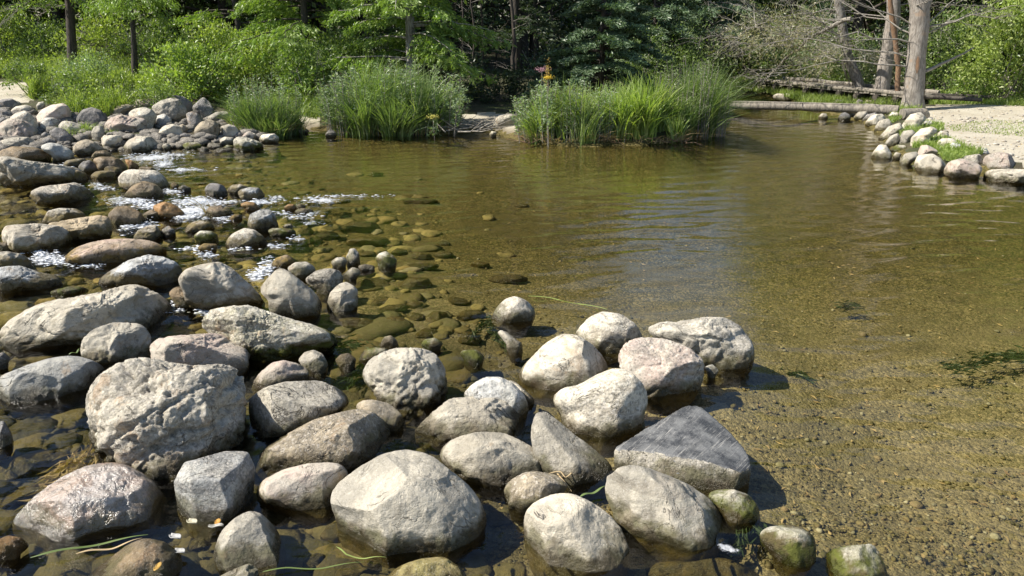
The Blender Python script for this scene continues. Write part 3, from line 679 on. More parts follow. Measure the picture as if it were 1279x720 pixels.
RMW = {'P': rock_mat('stone_rapids_grey', (.37, .335, .27), (.24, .215, .17), (.46, .42, .34), moss=.9, mossz=.13, mosscol=(.09, .065, .022)),
 'W': rock_mat('stone_rapids_pale', (.50, .455, .37), (.34, .30, .235), (.46, .41, .32), moss=.85, mossz=.11, mosscol=(.10, .075, .025)),
 'K': rock_mat('stone_rapids_pink', (.38, .28, .22), (.31, .24, .17), (.42, .34, .26), moss=.9, mossz=.12, mosscol=(.13, .085, .02)),
 'B': rock_mat('stone_rapids_blue', (.38, .385, .375), (.22, .215, .20), (.48, .47, .43), moss=.9, mossz=.13, mosscol=(.08, .06, .025)),
 'T': rock_mat('stone_rapids_tan', (.32, .255, .165), (.22, .175, .11), (.38, .31, .21), moss=.9, mossz=.13, mosscol=(.09, .065, .02))}
EXTRA = {  # per-label tweaks, keyed by the first polygon point
}
for e in TAB:
    mat, st, spec, lab = e
    kw = {}
    if st == 's': kw.update(sub=.015 + .03 * rng.random(), D=.9)
    if lab.startswith(('huge craggy', 'blocky grey boulder with crumpled')): kw.update(groove=1.0, rough=1.15)
    elif st == 'a': kw.update(groove=.3, rough=.85)
    elif rng.random() < .5: kw.update(rough=.7)
    x_, y_ = (float(k) for k in spec.split()[0].split(','))
    if st != 's' and 190 < y_ < 362 and x_ < 345 and mat in 'PWKBT': mat = RMW[mat]
    y = float(spec.split()[0].split(',')[1])
    rock(spec, mat, lab, style='a' if st == 'a' else 'r', **kw)

# hull-built angular stones
def hullrock(spec, hull, mat, label, **kw):
    return rock(spec, mat, label, hull=hull, **kw)
hullrock('217,600 230,577 285,564 310,566 319,585 314,635 285,650 255,652 250,640',
  [(217, 602, -.1), (231, 577, .15), (284, 563, .5), (310, 565, .5), (319, 585, .35), (315, 636, .1), (286, 652, -.35), (256, 654, -.35),
   (248, 640, -.35), (274, 600, -.85), (286, 632, -.8), (238, 600, -.75), (300, 578, -.2), (300, 700, .2), (250, 700, 0), (225, 650, .5), (300, 600, 1.1), (240, 600, 1.1), (280, 700, .9)],
  'B', 'angular bluish white block with flat faces and grey fractured right side', rough=.35, z0=.0)
hullrock('663,535 670,518 680,516 700,530 730,552 760,575 766,585 755,600 735,606 715,603 690,590 668,560',
  [(663, 536, -.2), (670, 517, .25), (681, 515, .4), (730, 551, .3), (764, 580, .1), (766, 590, 0), (755, 603, -.35), (716, 605, -.75), (690, 592, -.7), (667, 562, -.5),
   (717, 577, -.85), (676, 525, -.3), (700, 640, -.2), (760, 640, .3), (670, 600, .2), (720, 560, 1.0), (690, 540, .8), (740, 640, .8)],
  'P', 'wedge shaped boulder with a straight sharp ridge running down right', rough=.7, z0=0.0)
# dark slab with polished top face
slab = hullrock('768,562 775,553 858,507 876,509 890,520 910,540 935,570 938,588 920,609 900,611 850,602 790,583 769,578',
  [(768, 561, -.55), (773, 555, -.4), (857, 506, .75), (876, 508, .8), (908, 537, .55), (934, 566, .1), (938, 586, -.25), (925, 592, -.5), (880, 575, -.62), (820, 564, -.62),
   (768, 580, -.5), (850, 606, -.62), (918, 612, -.5), (937, 600, -.2), (915, 700, .3), (780, 650, .1), (850, 690, -.2), (880, 600, 1.1), (800, 600, .7)],
  'P', 'wedge topped slab with dark blue grey scratched top face and pale front edge', rough=.35, z0=0.0)
m = M_('slab_top_dark'); t = NT(m)
tc = t.n('ShaderNodeTexCoord').outputs['Object']
mp = t.n('ShaderNodeMapping', {0: tc, 'Rotation': (0, 0, R(52)), 'Scale': (.5, .018, .2)}, vector_type='TEXTURE').outputs[0]
c = t.mix(t.ramp(t.noise(tc, 9, 5, .7), .38, .62), (.045, .047, .05), (.17, .17, .165))
c = t.mix(t.ramp(t.noise(mp, 2.2, 6, .8), .56, .64, 0, .8), c, (.42, .40, .36))
c = t.mix(t.ramp(t.noise(tc, 120, 3, .7), .62, .72, 0, .7), c, (.45, .44, .41))
t.fin(t.n('ShaderNodeBsdfPrincipled', {'Base Color': c, 'Roughness': .55, 'Normal': t.bump(t.noise(mp, 3, 7, .75), .5, .01)}).outputs[0])
slab.data.materials.append(m)
_me = slab.data; _n = np.zeros(len(_me.polygons) * 3); _me.polygons.foreach_get('normal', _n); _n = _n.reshape(-1, 3)
_c = np.zeros(len(_me.polygons) * 3); _me.polygons.foreach_get('center', _c); _c = _c.reshape(-1, 3)
_mi = ((_n[:, 2] > .62)).astype(np.int32)
_me.polygons.foreach_set('material_index', _mi); _me.update()

# ------------------------------------------------------------------ ground sheets (bed, bank, paths)
def polar_grid(az0, az1, na, r0, r1, nr, oy=-3.0):
    a = np.radians(np.linspace(az0, az1, na)); r = r0 * (r1 / r0) ** np.linspace(0, 1, nr)
    X = r[:, None] * np.sin(a)[None]; Y = r[:, None] * np.cos(a)[None] + oy
    i = np.arange(nr - 1)[:, None] * na; j = np.arange(na - 1)[None]
    F = np.stack([i + j, i + j + 1, i + na + j + 1, i + na + j], -1).reshape(-1, 4)
    return np.stack([X.ravel(), Y.ravel()], -1), F

P2, GF = polar_grid(-85, 85, 760, .8, 900, 560)
hz, dd = height(P2)
far = np.hypot(P2[:, 0], P2[:, 1]) > 45
hz = np.where(far & (dd > 0), np.minimum(hz, .9), hz)
P3 = np.concatenate([P2, np.zeros((len(P2), 1))], 1)
inb = dd < 0
hz = hz + np.where(inb, .012 * fbm(P3 * 9, 3, 21), .008 * fbm(P3 * 12, 3, 22))
V3 = np.concatenate([P2, hz[:, None]], 1)

def land_poly(pts):
    return [tuple(ground_at(x, y)[0][:2]) for x, y in pts]
path_r = land_poly([(1152, 133), (1215, 128), (1290, 131), (1500, 133), (1500, 215), (1279, 213), (1262, 196), (1225, 190), (1190, 172), (1160, 158), (1140, 150), (1090, 142), (1075, 138), (1100, 133)])
path_l = land_poly([(-300, 112), (0, 103), (40, 103), (48, 112), (38, 126), (10, 134), (-40, 140), (-300, 150)])
beach = land_poly([(345, 150), (350, 166), (398, 166), (402, 145), (380, 141)])
beach2 = land_poly([(560, 150), (556, 170), (640, 170), (668, 146), (600, 139)])
nz = fbm(P3 * 2.3, 4, 31) * .35
dp = np.minimum(np.minimum(sdf(P2, path_r), sdf(P2, path_l)), np.minimum(sdf(P2, beach), sdf(P2, beach2))) + nz
def split(name, sel, mat, label=None):
    f = GF[sel]; idx = np.unique(f); mp_ = np.zeros(len(V3), int); mp_[idx] = np.arange(len(idx))
    me = mk_mesh(name, V3[idx], mp_[f]); o = link(name, me, mat); tag(o, kind='structure'); return o
fb = dd[GF].mean(1) < .10; fp = (dp[GF].mean(1) < 0) & ~fb

# bed
mb = M_('stream_bed'); t = NT(mb)
pos = t.n('ShaderNodeNewGeometry').outputs['Position']
v1 = t.n('ShaderNodeTexVoronoi', {'Scale': 46.0, 'Randomness': 1.0, 'Vector': pos}); v2 = t.n('ShaderNodeTexVoronoi', {'Scale': 105.0, 'Vector': pos})
peb = t.n('ShaderNodeSeparateColor', {0: v1.outputs['Color']}).outputs[0]; peb2 = t.n('ShaderNodeSeparateColor', {0: v2.outputs['Color']}).outputs[1]
base = t.mix(t.ramp(t.noise(pos, 1.1, 4, .6), .38, .62), (.235, .195, .115), (.185, .16, .088))
farr = t.ramp(t.n('ShaderNodeSeparateXYZ', {0: pos}).outputs[1], 3.6, 8.0)  # bed colour darkens with distance, standing in for light absorbed by deeper water
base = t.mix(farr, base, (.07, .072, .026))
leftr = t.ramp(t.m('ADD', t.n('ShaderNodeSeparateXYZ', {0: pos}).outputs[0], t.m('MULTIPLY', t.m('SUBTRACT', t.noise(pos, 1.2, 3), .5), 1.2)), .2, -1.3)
base = t.mix(t.m('MULTIPLY', leftr, .8), base, (.10, .082, .038))  # left bed darkened in its colour, in place of shaded water among the stones
base = t.mix(t.ramp(t.noise(pos, 8, 5, .7), .42, .7, 0, .6), base, (.26, .215, .13))
c = t.mix(t.ramp(peb, .6, .98, 0, .6), base, (.44, .36, .22))
c = t.mix(t.ramp(peb, .25, .05, 0, .55), c, (.12, .10, .06))
c = t.mix(t.ramp(peb2, .62, .95, 0, .75), c, (.42, .34, .20)); c = t.mix(t.ramp(peb2, .25, .05, 0, .55), c, (.09, .08, .05))
c = t.mix(t.ramp(t.noise(pos, 2.0, 4, .7), .58, .70, 0, .55), c, (.16, .15, .05))
c = t.mix(t.ramp(t.noise(pos, .8, 4, .6, .8), .52, .64, 0, .55), c, (.20, .17, .105)); c = t.mix(t.ramp(t.noise(pos, .65, 4, .6, 1.2), .45, .36, 0, .35), c, (.12, .105, .055))
c = t.mix(farr, c, (.60, .575, .40), 'MULTIPLY')  # second dimming of the far bed, same painted loss of light with depth
c = t.mix(t.m('MULTIPLY', t.ramp(t.n('ShaderNodeSeparateXYZ', {0: pos}).outputs[0], .9, -.4), t.ramp(t.n('ShaderNodeSeparateXYZ', {0: pos}).outputs[1], 5.6, 4.4, 0, .8)), c, (.05, .042, .026))  # near left bed darkened further, shade between the boulders put into the colour
hh = t.m('SUBTRACT', 1.0, t.m('ADD', v1.outputs['Distance'], t.m('MULTIPLY', v2.outputs['Distance'], .6)))
t.fin(t.n('ShaderNodeBsdfPrincipled', {'Base Color': c, 'Roughness': .85, 'Normal': t.bump(t.m('ADD', hh, t.noise(pos, 30, 4)), .6, .012), 'Specular IOR Level': .1}).outputs[0])
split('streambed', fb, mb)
# bank soil / turf base
mg = M_('bank_soil'); t = NT(mg); pos = t.n('ShaderNodeNewGeometry').outputs['Position']
c = t.mix(t.ramp(t.noise(pos, 1.6, 5, .65), .40, .60), (.045, .050, .018), (.065, .050, .028))
c = t.mix(t.ramp(t.noise(pos, 18, 4, .7), .5, .75), c, (.11, .13, .035))
t.fin(t.n('ShaderNodeBsdfPrincipled', {'Base Color': c, 'Roughness': .95, 'Normal': t.bump(t.noise(pos, 25, 6, .7), .8, .04)}).outputs[0])
split('ground', ~fb & ~fp, mg)
ms = M_('sandy_gravel'); t = NT(ms); pos = t.n('ShaderNodeNewGeometry').outputs['Position']
c = t.mix(t.ramp(t.noise(pos, 1.3, 5, .65), .38, .62), (.40, .355, .27), (.47, .43, .34))
c = t.mix(t.ramp(t.noise(pos, 6, 5, .7), .60, .72, 0, .6), c, (.22, .20, .12))
c = t.mix(t.ramp(t.noise(pos, 70, 3, .8), .52, .7, 0, .6), c, (.22, .19, .14))
c = t.mix(t.ramp(t.m('ADD', t.n('ShaderNodeSeparateXYZ', {0: pos}).outputs[2], t.m('MULTIPLY', t.m('SUBTRACT', t.noise(pos, 5, 4), .5), .08)), .13, .05, 0, .75), c, (.13, .10, .06))
t.fin(t.n('ShaderNodeBsdfPrincipled', {'Base Color': c, 'Roughness': .95, 'Normal': t.bump(t.m('ADD', t.noise(pos, 60, 4, .7), t.noise(pos, 9, 4)), .7, .02)}).outputs[0])
split('sandy_path', fp, ms)

# ------------------------------------------------------------------ cobbles and gravel nobody could count
def scatter_stones(name, P, r, lvl, mat, flat=.55, lift=.25):
    V, F = ico(lvl); n = len(P); k = len(V)
    h, _ = height(P); s = rng.uniform(.7, 1.3, (n, 1, 3)) * r[:, None, None]; s[..., 2] *= flat
    a = rng.uniform(0, 6.28, n); ca, sa = np.cos(a), np.sin(a)
    W = V[None] * s * (1 + .15 * rng.normal(size=(n, k, 1)))
    X = W[..., 0] * ca[:, None] - W[..., 1] * sa[:, None]; Y = W[..., 0] * sa[:, None] + W[..., 1] * ca[:, None]
    W = np.stack([X + P[:, 0:1], Y + P[:, 1:2], W[..., 2] + (h + lift * r * flat)[:, None]], -1)
    W[..., 2] = np.minimum(W[..., 2], -.012) if mat is MCOB else W[..., 2]
    FF = (F[None] + (np.arange(n) * k)[:, None, None]).reshape(-1, 3)
    o = link(name, mk_mesh(name, W.reshape(-1, 3), FF, True), mat); return o
MCOB = M_('cobbles_underwater'); t = NT(MCOB); g = t.n('ShaderNodeNewGeometry'); ri = g.outputs['Random Per Island']
cr = t.n('ShaderNodeValToRGB', {0: ri}); e = cr.color_ramp; e.interpolation = 'LINEAR'
for p_, c_ in ((.2, (.27, .21, .09)), (.45, (.37, .30, .13)), (.62, (.36, .26, .11)), (.8, (.17, .15, .07))): 
    el = e.elements.new(p_); el.color = (*c_, 1)
e.elements[0].color = (.07, .06, .03, 1); e.elements[-1].color = (.34, .29, .19, 1)
c = t.mix(t.ramp(t.noise(g.outputs['Position'], 12, 5, .7), .42, .62, 0, .55), cr.outputs[0], (.11, .105, .035))
c = t.mix(t.ramp(t.noise(g.outputs['Position'], 60, 3, .7), .55, .7, 0, .5), c, (.36, .3, .17))
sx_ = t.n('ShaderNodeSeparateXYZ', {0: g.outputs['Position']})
c = t.mix(t.m('MULTIPLY', t.ramp(sx_.outputs[0], .8, -.4), t.ramp(sx_.outputs[1], 5.8, 4.6, 0, .62)), c, (.06, .052, .032))  # near left stones darkened to match the shade painted into the bed
t.fin(t.n('ShaderNodeBsdfPrincipled', {'Base Color': c, 'Roughness': .8, 'Normal': t.bump(t.noise(g.outputs['Position'], 40, 5, .7), .8, .015), 'Specular IOR Level': .15}).outputs[0])
def in_water(P, m=.02): return P[sdf(P, SH) < -m]
# rapids and the shallow behind them
pp = []
for _ in range(5200):
    x = rng.uniform(-60, 640); y = rng.uniform(196, 719)
    dens = 1.0 if x < 600 - (y < 380) * 60 else .4
    if y < 250 and x > 330: dens = .12
    if x > 560 and y < 370: dens *= .25
    if x > 350: dens *= .8
    if rng.random() < dens * min(1, 150 / (y - 100)): pp.append(gp(x, y, -.05)[:2])
pp = in_water(np.array(pp)); rr = rng.gamma(1.5, .032, len(pp)).clip(.008, .19)
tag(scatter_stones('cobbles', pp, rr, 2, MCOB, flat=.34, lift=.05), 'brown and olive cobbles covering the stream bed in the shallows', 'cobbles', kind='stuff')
# rubble filling the gaps of the left rock pile
rb = np.stack([rng.uniform(-60, 345, 1500), rng.uniform(136, 192, 1500)], -1)
rb = rb[(rb[:, 1] > 134 + 18 * (rb[:, 0] > 270)) & (rb[:, 1] > 140 - rb[:, 0] * .03)]; rbw = np.array([ground_at(a, b)[0][:2] for a, b in rb[:900]])
MRB = rock_mat('rubble_stone', (.20, .18, .15), (.12, .11, .095), (.27, .24, .19), moss=.3)
tag(scatter_stones('rubble', rbw, rng.gamma(3, .022, len(rbw)).clip(.02, .13), 2, MRB, lift=.4), 'small dark stones and rubble filling the gaps of the left rock pile', 'rubble', kind='stuff')
# gravel in the right-hand pool floor and among foreground rocks
gp_ = []
for _ in range(26000):
    x = rng.uniform(560, 1290); y = rng.uniform(250, 730); 
    if rng.random() < ((y - 200) / 520) ** 1.6: gp_.append(gp(x, y, -.2)[:2])
gp_ = in_water(np.array(gp_)); rr = rng.gamma(2.2, .0024, len(gp_)).clip(.003, .04)
MGR = MCOB.copy(); MGR.name = 'gravel_underwater'
e = [n for n in MGR.node_tree.nodes if n.type == 'VALTORGB'][0].color_ramp
for el, c_ in zip(e.elements, ((.06, .055, .04), (.20, .16, .07), (.32, .26, .14), (.34, .25, .15), (.12, .11, .07), (.55, .50, .38))): el.color = (*c_, 1)
tag(scatter_stones('gravel', gp_, rr, 1, MGR, lift=.5), 'small mixed gravel scattered over the sandy pool bottom', 'gravel', kind='stuff')

# ------------------------------------------------------------------ water
WP, WF = polar_grid(-62, 62, 1150, 1.6, 34, 760)
_w3 = np.concatenate([WP, np.zeros((len(WP), 1))], 1)
# white water spots: (px, py, half width px, half height px, strength)
FOAM = [(190, 198, 26, 4, .95), (215, 194, 20, 3, .7), (168, 197, 12, 3, .6), (230, 213, 26, 1.6, .8), (165, 252, 26, 5, .9), (145, 250, 12, 3, .7), (185, 258, 14, 4, .8), (240, 252, 24, 5, 1.0), (262, 254, 20, 2.5, .9),
        (242, 264, 22, 8, 1.1), (232, 272, 14, 4, 1), (215, 240, 14, 3, .8), (285, 254, 24, 2, .8), (325, 254, 20, 3, 1), (345, 249, 10, 3, .6), (405, 252, 18, 3, .9), (390, 249, 14, 2, .6), (440, 246, 40, 1.6, .5), (172, 282, 16, 5, 1.0),
        (160, 285, 10, 5, .8), (60, 325, 22, 7, .9), (85, 328, 14, 4, .8), (50, 318, 8, 5, .8), (110, 333, 20, 3, .6), (130, 236, 14, 2.5, .7), (120, 232, 10, 2, .6), (335, 336, 7, 10, .95), (322, 345, 10, 6, 1.0), (260, 320, 10, 4, .8), (240, 312, 12, 3, .5),
        (278, 274, 14, 3, .7), (392, 268, 10, 2, .5), (371, 300, 8, 3, .5), (222, 385, 10, 5, .55), (258, 392, 12, 5, .6), (90, 206, 14, 3, .45), (15, 352, 12, 5, .2), (348, 308, 12, 3, .5), (165, 218, 10, 2, .6), (300, 312, 14, 2, .45), (410, 355, 2.5, 10, .5),
        (908, 687, 12, 5, 1.3), (375, 272, 16, 3, .5), (355, 268, 14, 3, .45), (205, 205, 14, 4, .8), (320, 243, 4, 3, .9), (395, 280, 10, 2, .35)]
foam = np.zeros(len(WP))
for x, y, a, b, s_ in FOAM:
    cpt = gp(x, y)[:2]; ex = np.linalg.norm(gp(x + a, y)[:2] - cpt); ey = abs(gp(x, y - b)[1] - gp(x, y + b)[1]) / 2
    q = ((WP[:, 0] - cpt[0]) / ex) ** 2 + ((WP[:, 1] - cpt[1]) / ey) ** 2
    foam = np.maximum(foam, 1.15 * s_ * np.exp(-.9 * q))
# how lively the surface is: fast at the left, quiet pool right
_rap = np.array([gp(-200, 196)[:2], gp(330, 192)[:2], gp(430, 250)[:2], gp(400, 330)[:2], gp(300, 420)[:2], gp(230, 560)[:2], gp(120, 730)[:2], gp(-300, 730)[:2]])
lively = sm(-sdf(WP, _rap), -1.0, .7)
wh = .016 * lively * fbm(_w3 * np.array([3.0, 4.5, 1]), 3, 41) + .009 * lively * fbm(_w3 * 13, 3, 42) + .045 * foam * (fbm(_w3 * np.array([9, 16, 1]), 4, 43) + .2) 
# wind and current ripples: many small wave trains crossing, plus rings spreading from stones
rgv = np.random.default_rng(12); env = .45 + .75 * sm(fbm(_w3 * .55, 3, 45), -.5, .6); rip = np.zeros(len(WP))
wrp = .35 * fbm(_w3 * .9, 3, 46); dcam = np.hypot(WP[:, 0], WP[:, 1])
EN = [.5 + .5 * fbm(_w3 * s_ + s_ * 31, 2, 60 + j) for j, s_ in enumerate((.6, .42, .3, .2, .13, .09))]
for i in range(34):
    lam = .07 * (6.5 ** (i / 33)); a_ = rgv.normal(pi_ := math.pi / 2, .48); k_ = 2 * math.pi / lam
    e_ = EN[min(5, i * 6 // 34)] if i % 2 else EN[(i * 5) % 6]; fade = 1 / (1 + (dcam * .0016 / lam * 5) ** 2)
    rip += .026 / k_ * np.clip(e_ * 1.6, 0, 1.3) * fade * np.sin(k_ * ((WP[:, 0]) * math.cos(a_) + WP[:, 1] * math.sin(a_) + wrp * .35) + rgv.uniform(0, 6.28))
for (x_, y_, lam, am_, rad_) in ((1000, 700, .060, .0011, 1.6), (940, 600, .05, .0007, 1.0), (1060, 720, .075, .0010, 1.8), (640, 400, .055, .0008, .8), (935, 450, .05, .0007, .8), (495, 325, .05, .0008, .7), (860, 560, .05, .0006, .9), (560, 640, .05, .0006, .6), (100, 560, .07, .0014, .8)):
    c_ = gp(x_, y_)[:2]; r_ = np.hypot(WP[:, 0] - c_[0], WP[:, 1] - c_[1]); rip += am_ * np.sin(2 * math.pi * (r_ / lam + .25 * fbm(_w3 * 3, 2, 51))) * np.exp(-r_ / rad_) * sm(r_, .1, .35)
wh = wh + rip * env * 1.0
WV = np.concatenate([WP, wh[:, None]], 1)
keep = (dd_ := sdf(WP, SH))[WF].mean(1) < .5
WF = WF[keep]; idx = np.unique(WF); mp_ = np.zeros(len(WV), int); mp_[idx] = np.arange(len(idx))
wme = mk_mesh('water', WV[idx], mp_[WF])
for nm, arr in (('foam', foam[idx]), ('lively', lively[idx])):
    at = wme.attributes.new(nm, 'FLOAT', 'POINT'); at.data.foreach_set('value', arr.astype(np.float32))
mw = M_('clear_stream_water'); t = NT(mw)
pos = t.n('ShaderNodeNewGeometry').outputs['Position']
fo = t.n('ShaderNodeAttribute', attribute_name='foam').outputs['Fac']; lv = t.n('ShaderNodeAttribute', attribute_name='lively').outputs['Fac']
rp1 = t.n('ShaderNodeMapping', {0: pos, 'Scale': (1.0, 1.9, 1)}).outputs[0]
w1 = t.noise(rp1, 7.5, 3, .5, .5); w2 = t.noise(rp1, 22, 3, .55, .4); w3 = t.noise(rp1, 2.2, 2, .5)
rp2 = t.n('ShaderNodeMapping', {0: pos, 'Rotation': (0, 0, R(14)), 'Scale': (.9, 5.5, 1)}).outputs[0]
w4 = t.noise(rp2, 5.0, 3, .55, .35)
calm = t.m('MULTIPLY', t.ramp(t.noise(pos, .5, 2), .35, .65, .35, 1.0), 1.0)
hgt = t.m('ADD', t.m('ADD', t.m('MULTIPLY', w4, .6), t.m('MULTIPLY', w1, .5)), t.m('ADD', t.m('MULTIPLY', w2, .22), t.m('MULTIPLY', w3, .8)))
ws = t.n('ShaderNodeBump', {'Height': hgt, 'Distance': .006})
t.t.links.new(t.m('ADD', t.m('MULTIPLY', calm, .38), t.m('MULTIPLY', lv, .55)), ws.inputs['Strength'])
nb = ws.outputs[0]
fr = t.n('ShaderNodeFresnel', {'IOR': 1.38, 'Normal': nb}).outputs[0]
tr = t.n('ShaderNodeBsdfTransparent', {'Color': (.86, .85, .70, 1)}).outputs[0]
gl = t.n('ShaderNodeBsdfGlossy', {'Color': (1, 1, 1, 1), 'Roughness': .03, 'Normal': nb}).outputs[0]
mx = t.n('ShaderNodeMixShader', {0: fr, 1: tr, 2: gl}).outputs[0]
fp_ = t.n('ShaderNodeMapping', {0: pos, 'Scale': (.38, 1.0, 1)}).outputs[0]; fn = t.noise(fp_, 70, 5, .8, .6); fn2 = t.noise(fp_, 17, 5, .75, 1.2)
fm = t.ramp(t.m('ADD', fo, t.m('ADD', t.m('MULTIPLY', t.m('SUBTRACT', fn, .5), 2.4), t.m('MULTIPLY', t.m('SUBTRACT', fn2, .5), 1.6))), .46, 1.0)
fm = t.m('MULTIPLY', fm, t.ramp(fo, .04, .25)); 
fs = t.n('ShaderNodeBsdfPrincipled', {'Base Color': (.78, .80, .82, 1), 'Roughness': .4, 'Normal': t.bump(t.m('ADD', fn, fn2), .8, .03)}).outputs[0]
t.fin(t.n('ShaderNodeMixShader', {0: t.m('MULTIPLY', fm, .92), 1: mx, 2: fs}).outputs[0])
water = link('water', wme, mw); tag(water, kind='structure')

# spray and bubbles over the white water, and litter on the pool bottom
sp = []
for x, y, a, b, s_ in [f for f in FOAM if f[0] < 800]:
    for _ in range(int(22 * s_ * (a * b) ** .5)):
        u = rng.normal(0, .62, 2); sp.append((x + a * u[0], y + b * u[1], s_))
sp = np.array(sp); W0 = gp(sp[:, 0], sp[:, 1], 0.0); W0[:, 2] = np.abs(rng.normal(0, .014, len(sp))) * sp[:, 2] + .004
Vs, Fs = ico(1); rr = rng.gamma(1.6, .0023, len(sp)).clip(.001, .010)
Wd = (Vs[None] * (rr[:, None] * np.array([1.6, 1, .7]))[:, None, :] if False else Vs[None] * rr[:, None, None] * np.array([3.4, 1.0, .5])) + W0[:, None]
FF = (Fs[None] + (np.arange(len(sp)) * len(Vs))[:, None, None]).reshape(-1, 3)
mspr = M_('white_bubbles'); t = NT(mspr); t.fin(t.n('ShaderNodeBsdfPrincipled', {'Base Color': (.66, .69, .73, 1), 'Roughness': .2, 'Specular IOR Level': .8}).outputs[0])
tag(link('spray', mk_mesh('spray', Wd.reshape(-1, 3), FF), mspr), 'white bubbles and spray scattered over the riffles', 'spray', kind='stuff')
# ------------------------------------------------------------------ foliage materials
def leaf_mat(name, cols, trans=.38, rough=.42, gloss=.5):
    cols = [(c_[0], c_[1] * .97, c_[2] * 1.15 + .008) for c_ in cols]
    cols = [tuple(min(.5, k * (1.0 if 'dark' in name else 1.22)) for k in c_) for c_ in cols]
    m = M_(name); t = NT(m); g = t.n('ShaderNodeNewGeometry'); ri = g.outputs['Random Per Island']
    cr = t.n('ShaderNodeValToRGB', {0: ri}); e = cr.color_ramp
    n = len(cols); e.elements[0].color = (*cols[0], 1); e.elements[1].color = (*cols[-1], 1)
    for i in range(1, n - 1):
        el = e.elements.new(i / (n - 1)); el.color = (*cols[i], 1)
    big = t.noise(g.outputs['Position'], 1.1, 3, .6)
    c = t.mix(t.ramp(big, .35, .65, 0, .6), cr.outputs[0], tuple(min(1, k * 1.5) for k in cols[n // 2]))
    p = t.n('ShaderNodeBsdfPrincipled', {'Base Color': c, 'Roughness': rough, 'Specular IOR Level': gloss}).outputs[0]
    tl = t.n('ShaderNodeBsdfTranslucent', {'Color': t.mix(1.0, c, (1.3, 1.45, .5), 'MULTIPLY')}).outputs[0]
    t.fin(t.n('ShaderNodeMixShader', {0: trans, 1: p, 2: tl}).outputs[0]); return m
LM = {
 'bright': leaf_mat('leaves_bright', [(.09, .14, .025), (.15, .21, .035), (.22, .28, .055), (.30, .33, .11)]),
 'yellow': leaf_mat('leaves_yellow_green', [(.08, .14, .025), (.14, .215, .035), (.21, .28, .055), (.29, .33, .11)], .4),
 'mid': leaf_mat('leaves_mid', [(.055, .095, .022), (.085, .135, .028), (.13, .18, .04), (.20, .24, .10)]),
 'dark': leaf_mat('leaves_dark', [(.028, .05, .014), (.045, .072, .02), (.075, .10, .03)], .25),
 'willow': leaf_mat('leaves_willow', [(.07, .12, .035), (.12, .18, .06), (.20, .26, .12), (.29, .34, .20)]),
 'larch': leaf_mat('needles_larch', [(.10, .16, .025), (.15, .225, .035), (.22, .29, .055)], .35),
 'spruce': leaf_mat('needles_spruce', [(.045, .08, .03), (.08, .125, .045), (.15, .20, .09)], .15),
 'olive': leaf_mat('needles_fading', [(.10, .13, .045), (.16, .19, .075), (.22, .20, .10), (.12, .17, .06)], .3),
 'sedge': leaf_mat('sedge_blades', [(.055, .105, .025), (.095, .155, .035), (.15, .21, .055), (.27, .31, .15)], .35, .4, .5),
 'reed': leaf_mat('reed_blades', [(.09, .15, .03), (.15, .225, .04), (.23, .30, .07), (.34, .37, .17)], .35, .4, .5),
 'straw': leaf_mat('dry_blades', [(.25, .19, .08), (.38, .30, .14), (.18, .12, .05)], .2, .8, .1),
 'turf': leaf_mat('turf_blades', [(.10, .155, .025), (.17, .23, .04), (.26, .31, .07)], .4),
}
def bark_mat(name, a, b, c, sc=1.0):
    m = M_(name); t = NT(m); tc = t.n('ShaderNodeTexCoord').outputs['Object']
    mp = t.n('ShaderNodeMapping', {0: tc, 'Scale': (9 * sc, 9 * sc, 2.2 * sc)}).outputs[0]
    n1 = t.noise(mp, 3, 6, .7, .5); col = t.mix(t.ramp(n1, .38, .62), a, b)
    col = t.mix(t.ramp(t.noise(tc, 3.0, 3), .60, .68, 0, .8), col, c)
    t.fin(t.n('ShaderNodeBsdfPrincipled', {'Base Color': col, 'Roughness': .9, 'Normal': t.bump(n1, .9, .02)}).outputs[0]); return m
BK = {'grey': bark_mat('bark_grey', (.35, .315, .275), (.19, .165, .14), (.34, .25, .18)),
      'dark': bark_mat('bark_dark', (.075, .06, .048), (.035, .03, .025), (.12, .10, .085)),
      'pale': bark_mat('bark_silver', (.33, .31, .28), (.14, .12, .10), (.08, .07, .06)),
      'twig': bark_mat('bark_twig', (.31, .28, .24), (.22, .20, .17), (.42, .39, .34)),
      'rust': bark_mat('bark_rust', (.27, .16, .09), (.20, .13, .085), (.17, .13, .10)),
      'wood': bark_mat('weathered_wood', (.29, .255, .205), (.14, .125, .105), (.36, .32, .26), .8),
      'darkwood': bark_mat('damp_wood', (.09, .075, .06), (.05, .042, .035), (.15, .13, .1), .8)}

def quads(C, D, L, Wd, rg, fold=.15):
    """leaf diamonds: centres C, direction D, lengths L, widths Wd"""
    n = len(C); D = D / (np.linalg.norm(D, axis=1, keepdims=True) + 1e-9)
    rnd = rg.normal(size=(n, 3)); rnd[:, 2] *= .6
    S_ = np.cross(D, rnd); S_ /= np.linalg.norm(S_, axis=1, keepdims=True) + 1e-9
    N_ = np.cross(S_, D)
    L = np.broadcast_to(L, (n,))[:, None]; Wd = np.broadcast_to(Wd, (n,))[:, None]
    V = np.stack([C - D * L * .5, C + S_ * Wd * .5 + N_ * L * fold * .3, C + D * L * .5 - N_ * L * fold, C - S_ * Wd * .5 + N_ * L * fold * .3], 1)
    return V.reshape(-1, 3), (np.arange(n)[:, None] * 4 + np.arange(4)[None])

def leaves_obj(name, C, D, L, Wd, mat, parent=None, rg=rng, loc=(0, 0, 0)):
    V, F = quads(C, D, L, Wd, rg); return link(name, mk_mesh(name, V, F, False), mat, parent, loc)

